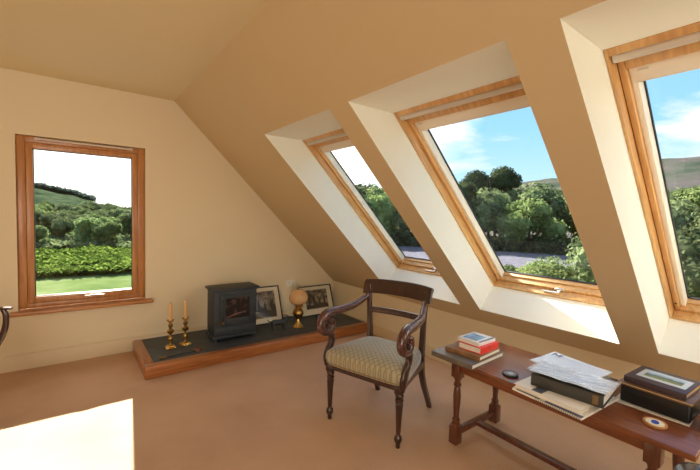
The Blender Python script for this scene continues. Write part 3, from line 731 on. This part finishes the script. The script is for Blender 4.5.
# landscape picture: sky, hills, meadow
m, nt, b = new_mat('small_landscape'); tc = nt.nodes.new('ShaderNodeTexCoord'); sep = nt.nodes.new('ShaderNodeSeparateXYZ'); nt.links.new(tc.outputs['Object'], sep.inputs[0])
n = nt.nodes.new('ShaderNodeTexNoise'); n.inputs['Scale'].default_value = 25; nt.links.new(tc.outputs['Object'], n.inputs['Vector'])
a1 = nt.nodes.new('ShaderNodeMath'); a1.operation = 'MULTIPLY_ADD'; a1.inputs[1].default_value = .05; nt.links.new(n.outputs['Fac'], a1.inputs[0]); nt.links.new(sep.outputs[0], a1.inputs[2])
mr = nt.nodes.new('ShaderNodeMapRange'); mr.inputs['From Min'].default_value = -.03; mr.inputs['From Max'].default_value = .09; nt.links.new(a1.outputs[0], mr.inputs['Value'])
r = nt.nodes.new('ShaderNodeValToRGB'); cr = r.color_ramp; cr.elements[0].position = 0; cr.elements[0].color = (.12, .17, .03, 1); cr.elements[1].position = 1; cr.elements[1].color = (.45, .62, .80, 1)
e_ = cr.elements.new(.35); e_.color = (.16, .22, .05, 1); e_ = cr.elements.new(.5); e_.color = (.03, .10, .06, 1); e_ = cr.elements.new(.62); e_.color = (.06, .14, .26, 1); e_ = cr.elements.new(.72); e_.color = (.35, .55, .75, 1)
nt.links.new(mr.outputs[0], r.inputs['Fac']); nt.links.new(r.outputs[0], b.inputs['Base Color']); b.inputs['Roughness'].default_value = .3
o = MB(); o.box(-.035, .050, -.085, .073, .0326, .0332); o.build('cover_picture', m, k, smooth=0)
# black round case on box edge, pale booklet
cc = thing('camera_lens', 'black cylindrical camera lens standing beyond the document box', 'lens', (-.640, -4.150, TZ+.0006))
o = MB(); o.lathe([(0, 0), (.027, 0), (.028, .004), (.028, .045), (.031, .048), (.031, .095), (.029, .100), (.029, .118), (.026, .121)], n=24); o.build('lens_barrel', M['black'], cc)
o = MB(); o.lathe([(.0292, .104), (.0296, .104), (.0296, .110), (.0292, .110)], n=24); o.build('silver_ring', M['silver'], cc)
o = MB(); o.lathe([(0, .120), (.025, .1195), (.02, .123), (0, .125)], n=20); o.build('lens_cap', M['rubber'], cc)
lb = thing('card_box', 'small pale grey card box at the table end before the lens', 'box', (-.715, -4.152, TZ+.0006))
o = MB(); o.box(-.028, .028, -.016, .016, 0, .040, .001); o.build('box_body', plain('pale_grey_card', (.50, .54, .58), .4), lb)
o = MB(); o.box(-.029, .029, -.017, .017, .0402, .050, .001); o.build('lid', plain('pale_grey_lid', (.60, .64, .68), .4), lb)
# the things above were laid out on a plan of the table top: set them on the built table
for o_ in [q for q in bpy.data.objects if q not in BEFORE and q.parent is None]:
    l_ = o_.location
    o_.location = (tcx+.963*(l_.x+.715), tcy+.963*(l_.y+3.4835), .5804+.963*(l_.z-.5454)); o_.scale = (.963,)*3
# small round side table with a black bowl, mostly below the frame
sd = thing('side_table', 'small round side table with pale rim, cut off at bottom right', 'table', (-1.545, -4.335, 0))
o = MB(); o.lathe([(0, .585), (.235, .585), (.25, .591), (.25, .603), (.242, .609), (0, .607)], n=40); o.build('tabletop', plain('pale_grey_top', (.30, .32, .32), .3), sd)
o = MB(); o.lathe([(.03, .585), (.045, .575), (.02, .55), (.022, .35), (.035, .30), (.03, .22), (.045, .17)], n=18); o.build('pedestal', M['mahog'], sd)
for k in range(3):
    a = 2*PI*k/3+.4
    o = MB(); o.sweep([(.02*math.cos(a), .02*math.sin(a), .21), (.10*math.cos(a), .10*math.sin(a), .17), (.17*math.cos(a), .17*math.sin(a), .05), (.22*math.cos(a), .22*math.sin(a), .012)], [(.014, .02), (.013, .016), (.012, .012), (.014, .012)], n=10, power=3); o.build('leg', M['mahog'], sd)
o = MB(); o.lathe([(0, 0), (.035, 0), (.038, .006), (.060, .020), (.076, .040), (.078, .052), (.070, .062), (.050, .070), (.020, .074), (0, .075)], n=28)
o = o.build('lidded_pot', M['black'], loc=(-1.400, -4.255, .6085)); tag(o, 'glossy black rounded pot on the small table at bottom right corner', 'pot')
# ------------------------------------------------------------------ camera, lights, world
CAM = dict(cx=-3.0697, cy=-4.48, yaw=.6434, pitch=-.0511, roll=.0263, F=368.46)
cam = bpy.data.cameras.new('camera'); co = bpy.data.objects.new('camera', cam); COL.objects.link(co)
yaw, pitch, roll = CAM['yaw'], CAM['pitch'], CAM['roll']
f = Vector((math.sin(yaw)*math.cos(pitch), math.cos(yaw)*math.cos(pitch), math.sin(pitch)))
r0 = Vector((math.cos(yaw), -math.sin(yaw), 0)); u0 = r0.cross(f)
rv = math.cos(roll)*r0+math.sin(roll)*u0; uv = -math.sin(roll)*r0+math.cos(roll)*u0
co.matrix_world = T(CAM['cx'], CAM['cy'], 1.5) @ Matrix((rv, uv, -f)).transposed().to_4x4()
cam.sensor_width = 36; cam.lens = CAM['F']*36/700; cam.clip_start = .02; cam.clip_end = 3000
sc.camera = co
#LANDSCAPE
CX, CY = -3.07, -4.48
def interp(tab, x):
    if x <= tab[0][0]: return tab[0][1]
    for (a, va), (b_, vb) in zip(tab, tab[1:]):
        if x <= b_: 
            t = (x-a)/(b_-a); t = t*t*(3-2*t); return va+(vb-va)*t
    return tab[-1][1]
from mathutils import noise as mn
RIDGE = [(-40, 3.0), (-14, 2.9), (-4, 2.3), (-.5, 1.7), (1.6, 1.1), (3.2, .0), (7, -.3), (14, .3), (30, 2.5), (45, 3.8), (56, 4.3), (66, 5.4), (76, 7.4), (90, 7.4), (120, 5), (160, 2)]
def ground_z(x, y):
    dx, dy = x-CX, y-CY; r_ = math.hypot(dx, dy); be = math.degrees(math.atan2(dx, dy))
    z = -3.0
    # bracken bank on the gable side
    wgt = max(0, min(1, (22-abs(be))/8))
    z += wgt*interp([(30, 0), (43, .30), (60, .35), (80, 1.2), (104, 2.3)], r_)
    if r_ > 105:
        el = interp(RIDGE, be); top = 1.5+430*math.tan(math.radians(el))
        t = min(1, (r_-105)/(430-105)); t2 = t*t*(3-2*t)
        z = (z if r_ < 104 else -3.0+wgt*2.3)*(1-t2)+top*t2
        if r_ > 430: z = top-(r_-430)*.12
        z += mn.noise(Vector((x*.012, y*.012, 0)))*7*min(1, (r_-105)/140)*(.35 if be < 12 else .5)
        z += mn.noise(Vector((x*.05, y*.05, 3)))*1.6*min(1, (r_-105)/100)
    else:
        z += mn.noise(Vector((x*.09, y*.09, 0)))*.18*max(0, min(1, (r_-14)/10))
    return z
def polar(name, r_list, b0, b1, nb, mat):
    bm = bmesh.new(); g_ = []
    for r_ in r_list:
        row = []
        for i in range(nb+1):
            be = math.radians(b0+(b1-b0)*i/nb); x = CX+r_*math.sin(be); y = CY+r_*math.cos(be)
            row.append(bm.verts.new((x, y, ground_z(x, y))))
        g_.append(row)
    for a_, b_ in zip(g_, g_[1:]):
        for i in range(nb): bm.faces.new((a_[i], b_[i], b_[i+1], a_[i+1]))
    bmesh.ops.recalc_face_normals(bm, faces=bm.faces)
    me = bpy.data.meshes.new(name); bm.to_mesh(me); bm.free(); me.materials.append(mat)
    for p in me.polygons: p.use_smooth = True
    if me.polygons[0].normal.z < 0: me.flip_normals()
    o = bpy.data.objects.new(name, me); COL.objects.link(o); o['kind'] = 'structure'; return o
def ramp_mat(name, stops, scale, detail=6, scale2=None):
    m, nt, b = new_mat(name); tc = nt.nodes.new('ShaderNodeTexCoord'); n = nt.nodes.new('ShaderNodeTexNoise')
    n.inputs['Scale'].default_value = scale; n.inputs['Detail'].default_value = detail; n.inputs['Roughness'].default_value = .65
    nt.links.new(tc.outputs['Object'], n.inputs['Vector']); r = nt.nodes.new('ShaderNodeValToRGB'); cr = r.color_ramp
    cr.elements[0].position = stops[0][0]; cr.elements[0].color = (*stops[0][1], 1); cr.elements[1].position = stops[-1][0]; cr.elements[1].color = (*stops[-1][1], 1)
    for p_, c_ in stops[1:-1]: e_ = cr.elements.new(p_); e_.color = (*c_, 1)
    nt.links.new(n.outputs['Fac'], r.inputs['Fac']); nt.links.new(r.outputs[0], b.inputs['Base Color']); b.inputs['Roughness'].default_value = 1; b.inputs['Specular IOR Level'].default_value = 0
    return m
grass = ramp_mat('sunlit_meadow_grass', [(.3, (.06, .10, .03)), (.5, (.11, .15, .05)), (.7, (.17, .20, .09))], .35)
hillm = ramp_mat('scrubby_hillside', [(.30, (.020, .035, .022)), (.42, (.05, .062, .045)), (.50, (.075, .078, .06)), (.62, (.10, .085, .08)), (.75, (.15, .125, .12))], .035, 10)
polar('ground', [12+1.5*i for i in range(64)], -75, 160, 190, grass)
RL = [103, 110, 118, 126, 135, 145]+[155+15*i for i in range(32)]
scrub_m = ramp_mat('green_hillside_scrub', [(.32, (.012, .022, .014)), (.44, (.025, .042, .022)), (.52, (.045, .065, .034)), (.62, (.075, .09, .05)), (.75, (.12, .12, .08))], .12, 10)
polar('hills', RL, -75, 22, 110, scrub_m); polar('hills', RL, 22, 160, 150, hillm)

# leafy crowns: lumpy cores wrapped in many small leaf blades
def crown_mesh(name, blobs, nleaf, leaf, seed, mat):
    rr = random.Random(seed); bm = bmesh.new()
    for (bx_, by_, bz_, br_) in blobs:
        res = bmesh.ops.create_icosphere(bm, subdivisions=2, radius=br_*.80)
        for v in res['verts']:
            d_ = 1+.22*mn.noise(v.co*2.2/br_+Vector((seed, bx_, bz_)))
            v.co = Vector((v.co.x*d_+bx_, v.co.y*d_+by_, v.co.z*d_*.85+bz_))
    for k in range(nleaf):
        bx_, by_, bz_, br_ = rr.choices(blobs, weights=[q[3]**2 for q in blobs])[0]
        d_ = Vector((rr.gauss(0, 1), rr.gauss(0, 1), rr.gauss(0, 1))).normalized()
        rad = br_*(.74+.34*rr.random())
        p = Vector((bx_+d_.x*rad, by_+d_.y*rad, bz_+d_.z*rad*.88))
        nrm = (d_+Vector((rr.gauss(0, .5), rr.gauss(0, .5), rr.gauss(0, .5)))).normalized()
        t1 = nrm.orthogonal().normalized(); t1.rotate(Matrix.Rotation(rr.random()*6.28, 3, nrm)); t2 = nrm.cross(t1)
        s_ = leaf*(.6+.8*rr.random())
        bm.faces.new([bm.verts.new(p+t1*s_*a_+t2*s_*b_) for a_, b_ in ((-.5, 0), (0, -.33), (.6, 0), (0, .33))])
    me = bpy.data.meshes.new(name); bm.to_mesh(me); bm.free(); me.materials.append(mat); return me
def trunk_mesh(name, h, r_, seed, mat, branches=3):
    rr = random.Random(seed); o = MB()
    o.sweep([(0, 0, 0), (rr.uniform(-.1, .1), rr.uniform(-.1, .1), h*.35), (rr.uniform(-.2, .2), rr.uniform(-.2, .2), h*.7), (0, 0, h)], [(r_, r_), (r_*.75, r_*.75), (r_*.5, r_*.5), (r_*.25, r_*.25)], n=8, sub=3)
    for k in range(branches):
        a = 2*PI*k/branches+rr.random(); z0 = h*(.4+.12*k)
        o.sweep([(0, 0, z0), (h*.13*math.cos(a), h*.13*math.sin(a), z0+h*.16), (h*.24*math.cos(a), h*.24*math.sin(a), z0+h*.34)], [(r_*.4, r_*.4), (r_*.28, r_*.28), (r_*.12, r_*.12)], n=6, sub=2)
    ob = o.build(name, mat); me = ob.data; bpy.data.objects.remove(ob); return me
bark = plain('grey_brown_bark', (.09, .065, .045), .9, noise=.3, nscale=6)
F1 = foliage('olive_green_leaves', (.060, .085, .038), (.23, .27, .125), .3)
F2 = foliage('fresh_green_leaves', (.11, .155, .05), (.34, .41, .16), .35)
F3 = foliage('dark_pine_needles', (.05, .075, .035), (.13, .165, .08), .35)
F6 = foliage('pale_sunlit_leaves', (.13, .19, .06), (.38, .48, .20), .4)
F5 = foliage('hazy_conifers', (.08, .115, .10), (.11, .145, .115), .2)  # distance haze is mixed into this leaf colour
F4 = foliage('bright_bracken_fronds', (.035, .075, .012), (.22, .31, .06), .45)
def blobs(seed, H, W, n, lo=.35):
    rr = random.Random(seed); out = [(0, 0, H*.68, W*.36)]
    for k in range(n):
        a = rr.random()*6.28; q = rr.uniform(.15, .5)*W; zz = H*rr.uniform(lo, .86)
        out.append((q*math.cos(a)*(.65 if zz > H*.72 else 1), q*math.sin(a)*(.65 if zz > H*.72 else 1), zz, W*rr.uniform(.17, .26)))
    return out
KINDS = {
 'broad': [(crown_mesh('foliage', blobs(s_, 6.2, 5.6, 9), 4200, .30, s_, F1), trunk_mesh('trunk', 5.0, .20, s_, bark)) for s_ in (1, 2)],
 'fresh': [(crown_mesh('foliage', blobs(s_, 5.4, 5.4, 9, .25), 4200, .30, s_, F2), trunk_mesh('trunk', 4.2, .18, s_, bark)) for s_ in (5, 6)],
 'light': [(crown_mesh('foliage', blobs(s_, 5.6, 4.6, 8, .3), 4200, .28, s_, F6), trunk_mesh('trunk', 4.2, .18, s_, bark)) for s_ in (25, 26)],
 'low': [(crown_mesh('foliage', blobs(s_, 6.0, 6.2, 14, .10), 9000, .22, s_, F1), trunk_mesh('trunk', 4.6, .16, s_, bark)) for s_ in (14, 15)],
 'pine':  [(crown_mesh('foliage', [(0, 0, 8.3, 1.5), (1.1, .3, 7.6, 1.1), (-1.2, -.2, 7.8, 1.2), (.3, 1.0, 7.3, 1.0), (-.3, -1.1, 7.1, .9), (.9, -.7, 6.6, .7)], 3000, .26, 9, F3), trunk_mesh('trunk', 8.0, .18, 9, bark))],
}
CAT = {'broad': 'broadleaf_tree', 'fresh': 'broadleaf_tree', 'low': 'broadleaf_tree', 'light': 'broadleaf_tree', 'pine': 'pine_tree'}
def tree(kind, var, x, y, s_, label, group=None, zoff=0, sz=1):
    cm, tm = KINDS[kind][var % len(KINDS[kind])]
    rr = random.Random(int(x*31+y*17))
    e_ = thing(CAT[kind], label, 'tree', (x, y, ground_z(x, y)-.15+zoff), rr.random()*6.28, group); e_.scale = (s_, s_, s_*sz)
    for nm, me in (('foliage', cm), ('trunk', tm)):
        o = bpy.data.objects.new(nm, me); COL.objects.link(o); o.parent = e_
    return e_
def at_b(be, r_): a = math.radians(be); return CX+r_*math.sin(a), CY+r_*math.cos(a)
rr = random.Random(21)
# gable side: front row of round sunlit trees, then a belt behind
fg = [(-3.5, 46, .50, 'light', 'bushy green tree at the left edge of the far window'), (-1.0, 56, .58, 'broad', 'round dark tree left of centre in the far window'),
      (1.6, 48, .66, 'light', 'round pale green tree near the middle of the far window'), (3.6, 46, .56, 'light', 'round bright tree right of centre in the far window'), (6.0, 54, .66, 'broad', 'dark tree at the right edge of the far window')]
placed = []
def free(x, y, dmin):
    if any(math.hypot(x-a_, y-b_) < dmin for a_, b_ in placed): return False
    placed.append((x, y)); return True
for i, (be, r_, s_, kd, lb_) in enumerate(fg):
    x, y = at_b(be, r_); free(x, y, 0); tree(kd, i, x, y, s_, lb_)
n_ = 0
for i in range(3000):
    be = rr.uniform(-7, 9); r_ = rr.uniform(56, 100); x, y = at_b(be, r_)
    if n_ < 60 and free(x, y, 3.3):
        n_ += 1; tree('broad' if rr.random() < .5 else 'fresh', i, x, y, .46+rr.random()*.16+(r_-60)*.003, 'green woodland tree in the belt behind the front trees of the far window', 'woodland trees beyond the far window')
sg = [(52.0, 61, 1.75, 'broad', 'tall grey green tree at the left of the middle skylight'), (62.8, 59, 1.45, 'fresh', 'bright round tree right of centre in the middle skylight'),
      (70.0, 64, 1.75, 'broad', 'large dark tree behind the wall right of the middle skylight'), (57.3, 63, 1.60, 'broad', 'olive tree at the centre of the middle skylight'),
      (42.5, 60, 1.55, 'fresh', 'leafy green tree low in the far skylight'), (37.0, 62, 1.45, 'broad', 'dark tree at the left of the far skylight view'), (47.2, 60, 1.55, 'broad', 'dense olive tree at the right of the far skylight view'),
      (77.6, 25.5, .98, 'low', 'large loose olive tree at the left of the nearest skylight view'), (84.5, 24, 1.0, 'low', 'leafy green tree at the right edge of the nearest skylight')]
for i, (be, r_, s_, kd, lb_) in enumerate(sg):
    x, y = at_b(be, r_); free(x, y, 0); tree(kd, i, x, y, s_, lb_)
for i, (be, r_, s_) in enumerate([(59.0, 76, 1.55), (55.4, 75, 1.46)]):
    x, y = at_b(be, r_); free(x, y, 0); tree('pine', 0, x, y, s_, ['umbrella topped pine rising highest over the middle skylight wood', 'smaller lone pine left of the tallest pine'][i])
n_ = 0
for i in range(1500):
    be = rr.uniform(28, 86); r_ = rr.uniform(66, 98); x, y = at_b(be, r_)
    if n_ < 36 and free(x, y, 7.6):
        n_ += 1; tree('broad' if rr.random() < .6 else 'fresh', i, x, y, 1.62+rr.random()*.35+(r_-70)*.008, 'olive green woodland tree in the wood seen through the roof windows', 'woodland trees beyond the roof windows')
# unseen slender tree, added and shaped to keep sun off the table and floor
tm_ = crown_mesh('foliage', [(0, 0, 8.2, 1.0), (.1, 0, 9.4, 1.05), (-.2, .1, 10.6, 1.05), (-.45, 0, 9.0, .9), (.45, .1, 10.0, .95), (0, 0, 11.6, .9), (.3, 0, 12.6, .6), (.1, .2, 7.2, .7), (.35, 0, 8.9, .75), (1.08, 0, 10.85, .46), (1.64, 0, 11.85, .30)], 6000, .2, 44, F1)
e_ = thing('sun_blocking_tree', 'slender birch added unseen outside the gable to block the sun', 'tree', (.05, 10.6, -3.05)); 
for nm, me in (('foliage', tm_), ('trunk', trunk_mesh('trunk', 10.5, .12, 4, bark))):
    o = bpy.data.objects.new(nm, me); COL.objects.link(o); o.parent = e_
# rounded bush near the drive
def bush(be, r_, W, H, lab, mat, seed, nl=5000, name='rounded_bush'):
    x, y = at_b(be, r_)
    bl = [(0, 0, H*.45, W*.36)]+[(W*.3*math.cos(k), W*.3*math.sin(k), H*(.35+.12*(k % 2)), W*.24) for k in range(6)]
    me = crown_mesh(name, bl, nl, .17, seed, mat)
    o = bpy.data.objects.new(name, me); COL.objects.link(o); o.location = (x, y, ground_z(x, y)-.1); tag(o, lab, 'bush'); return o
bush(65.6, 26, 4.0, 2.5, 'rounded pale green bush beside the drive in the middle skylight', F2, 31)
bush(60.3, 29, 2.6, 1.2, 'low spreading shrub left of the rounded bush in the middle skylight', F2, 32)
bush(70, 27, 3.0, 2.0, 'dense bush hidden mostly behind the wall right of the middle skylight', F1, 33) if 0 else None
# dark undergrowth below the trees: uncountable scrub
def scatter(name, label, b0, b1, r0, r1, n, leaf, hgt, mat, seed):
    rr = random.Random(seed); bm = bmesh.new()
    for k in range(n):
        be = rr.uniform(b0, b1); r_ = math.sqrt(rr.uniform(r0*r0, r1*r1)); x, y = at_b(be, r_); g0 = ground_z(x, y)
        hh = hgt*(.55+.6*mn.noise(Vector((x*.35, y*.35, seed))))
        if hh < .05: continue
        for q in range(4):
            a = rr.random()*6.28; l = leaf*(.6+.8*rr.random()); z0 = g0+hh*rr.random()
            dx, dy = math.cos(a)*l, math.sin(a)*l; ti = rr.uniform(.1, .9)*l
            p = Vector((x+rr.uniform(-.3, .3), y+rr.uniform(-.3, .3), z0))
            bm.faces.new([bm.verts.new(p+Vector(v_)) for v_ in ((0, 0, 0), (dx*.5-dy*.22, dy*.5+dx*.22, ti*.7), (dx, dy, ti), (dx*.5+dy*.22, dy*.5-dx*.22, ti*.7))])
    me = bpy.data.meshes.new(name); bm.to_mesh(me); bm.free(); me.materials.append(mat)
    o = bpy.data.objects.new(name, me); COL.objects.link(o); tag(o, label, 'undergrowth', kind='stuff'); return o
scatter('bracken', 'bright yellow green bracken on the bank outside the far window', -9, 12, 30.5, 43, 7000, .42, .62, F4, 5)
scatter('scrub', 'dark green scrub under the trees beyond the far window', -10, 12, 44, 60, 5000, .6, .9, F1, 6)
scatter('hedge_growth', 'dark undergrowth at the foot of the wood beyond the drive', 32, 88, 56, 66, 16000, .7, 2.4, F1, 7)
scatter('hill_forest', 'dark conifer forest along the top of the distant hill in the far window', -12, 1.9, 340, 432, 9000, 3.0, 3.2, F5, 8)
# gravel drive
drv = MB()
def strip(b0, b1, ra0, ra1, rb0, rb1, nseg=14):
    pr_ = None
    for i in range(nseg+1):
        t = i/nseg; be = b0+(b1-b0)*t
        pa = at_b(be, ra0+(ra1-ra0)*t); pb = at_b(be, rb0+(rb1-rb0)*t)
        cur = (drv.bm.verts.new((*pa, ground_z(*pa)+.16)), drv.bm.verts.new((*pb, ground_z(*pb)+.16)))
        if pr_: drv.bm.faces.new((pr_[0], cur[0], cur[1], pr_[1]))
        pr_ = cur
strip(34, 90, 37, 35, 56, 54, 40)
gr = ramp_mat('mauve_grey_gravel', [(.3, (.085, .08, .095)), (.6, (.15, .14, .165)), (.8, (.22, .20, .22))], 1.5)
o = drv.build('driveway', gr, smooth=0); o['kind'] = 'structure'
if o.data.polygons[0].normal.z < 0: o.data.flip_normals()

#LIGHTS
def look(o, d): o.rotation_euler = Vector(d).to_track_quat('-Z', 'Y').to_euler()
sd_ = Vector((-.105, -1, -.555)).normalized()
sun = bpy.data.lights.new('sun', 'SUN'); sun.energy = 25.0; sun.angle = .009; sun.color = (1, .96, .88)
so_ = bpy.data.objects.new('sun', sun); COL.objects.link(so_); look(so_, sd_); so_.location = (0, 10, 12)
def area(name, loc, d, sx_, sy_, e, col):
    l = bpy.data.lights.new(name, 'AREA'); l.shape = 'RECTANGLE'; l.size = sx_; l.size_y = sy_; l.energy = e; l.color = col
    o = bpy.data.objects.new(name, l); COL.objects.link(o); o.location = loc; look(o, d); return o
area('room_fill', (-5.1, -7.6, 1.5), (.28, 1, .02), 2.5, 2.2, 112, (1, .95, .86))  # added fill from behind the camera, no fixture there
area('ceiling_fill', (-4.4, -4.6, 2.62), (0, .1, -1), 2.0, 2.0, 16, (1, .92, .78))  # added fill below the unseen ceiling, not a fitted lamp
# sky
w = bpy.data.worlds.new('sky'); sc.world = w; w.use_nodes = True; nt = w.node_tree; nt.nodes.clear()
out = nt.nodes.new('ShaderNodeOutputWorld'); bg = nt.nodes.new('ShaderNodeBackground'); tc = nt.nodes.new('ShaderNodeTexCoord')
sep = nt.nodes.new('ShaderNodeSeparateXYZ'); nt.links.new(tc.outputs['Generated'], sep.inputs[0])
gr_ = nt.nodes.new('ShaderNodeValToRGB'); cr = gr_.color_ramp
cr.elements[0].position = 0; cr.elements[0].color = (.66, .90, 1.0, 1); cr.elements[1].position = .8; cr.elements[1].color = (.12, .36, .80, 1)
e_ = cr.elements.new(.22); e_.color = (.34, .68, .96, 1)
nt.links.new(sep.outputs[2], gr_.inputs['Fac'])
# clouds on a flattened dome
def vm(op, a, b_=None):
    k = nt.nodes.new('ShaderNodeVectorMath'); k.operation = op
    for i, v_ in enumerate((a, b_)):
        if v_ is None: continue
        if isinstance(v_, tuple): k.inputs[i].default_value = v_
        else: nt.links.new(v_, k.inputs[i])
    return k
def mm(op, a, b_=None, c_=None, clamp=False):
    k = nt.nodes.new('ShaderNodeMath'); k.operation = op; k.use_clamp = clamp
    for i, v_ in enumerate((a, b_, c_)):
        if v_ is None: continue
        if isinstance(v_, (int, float)): k.inputs[i].default_value = v_
        else: nt.links.new(v_, k.inputs[i])
    return k.outputs[0]
mp = nt.nodes.new('ShaderNodeMapping'); mp.inputs['Scale'].default_value = (1, 1, 2.6); mp.inputs['Location'].default_value = (2.3, .9, .4)
nt.links.new(tc.outputs['Generated'], mp.inputs['Vector'])
cn = nt.nodes.new('ShaderNodeTexNoise'); cn.inputs['Scale'].default_value = 3.2; cn.inputs['Detail'].default_value = 7; cn.inputs['Roughness'].default_value = .55; cn.inputs['Distortion'].default_value = .3
nt.links.new(mp.outputs[0], cn.inputs['Vector'])
cl = nt.nodes.new('ShaderNodeMapRange'); cl.inputs['From Min'].default_value = .50; cl.inputs['From Max'].default_value = .64; nt.links.new(cn.outputs['Fac'], cl.inputs['Value'])
mixc = nt.nodes.new('ShaderNodeMix'); mixc.data_type = 'RGBA'; nt.links.new(cl.outputs[0], mixc.inputs['Factor']); nt.links.new(gr_.outputs[0], mixc.inputs[6]); mixc.inputs[7].default_value = (1.0, .99, .98, 1)
# glare around the sun's quarter
dt = vm('DOT_PRODUCT', tc.outputs['Generated'], tuple(-sd_)); gl = mm('SUBTRACT', dt.outputs['Value'], .66); gl = mm('MULTIPLY', gl, 6.0, clamp=True)
mixg = nt.nodes.new('ShaderNodeMix'); mixg.data_type = 'RGBA'; nt.links.new(gl, mixg.inputs['Factor']); nt.links.new(mixc.outputs[2], mixg.inputs[6]); mixg.inputs[7].default_value = (1.7, 1.65, 1.55, 1)
nt.links.new(mixg.outputs[2], bg.inputs['Color']); bg.inputs['Strength'].default_value = 1.25; nt.links.new(bg.outputs[0], out.inputs[0])
sc.view_settings.view_transform = 'Standard'; sc.view_settings.look = 'None'; sc.view_settings.exposure = 0.02
sc.cycles.max_bounces = 10; sc.cycles.diffuse_bounces = 6; sc.cycles.transparent_max_bounces = 16; sc.cycles.sample_clamp_indirect = 6; sc.cycles.caustics_reflective = False
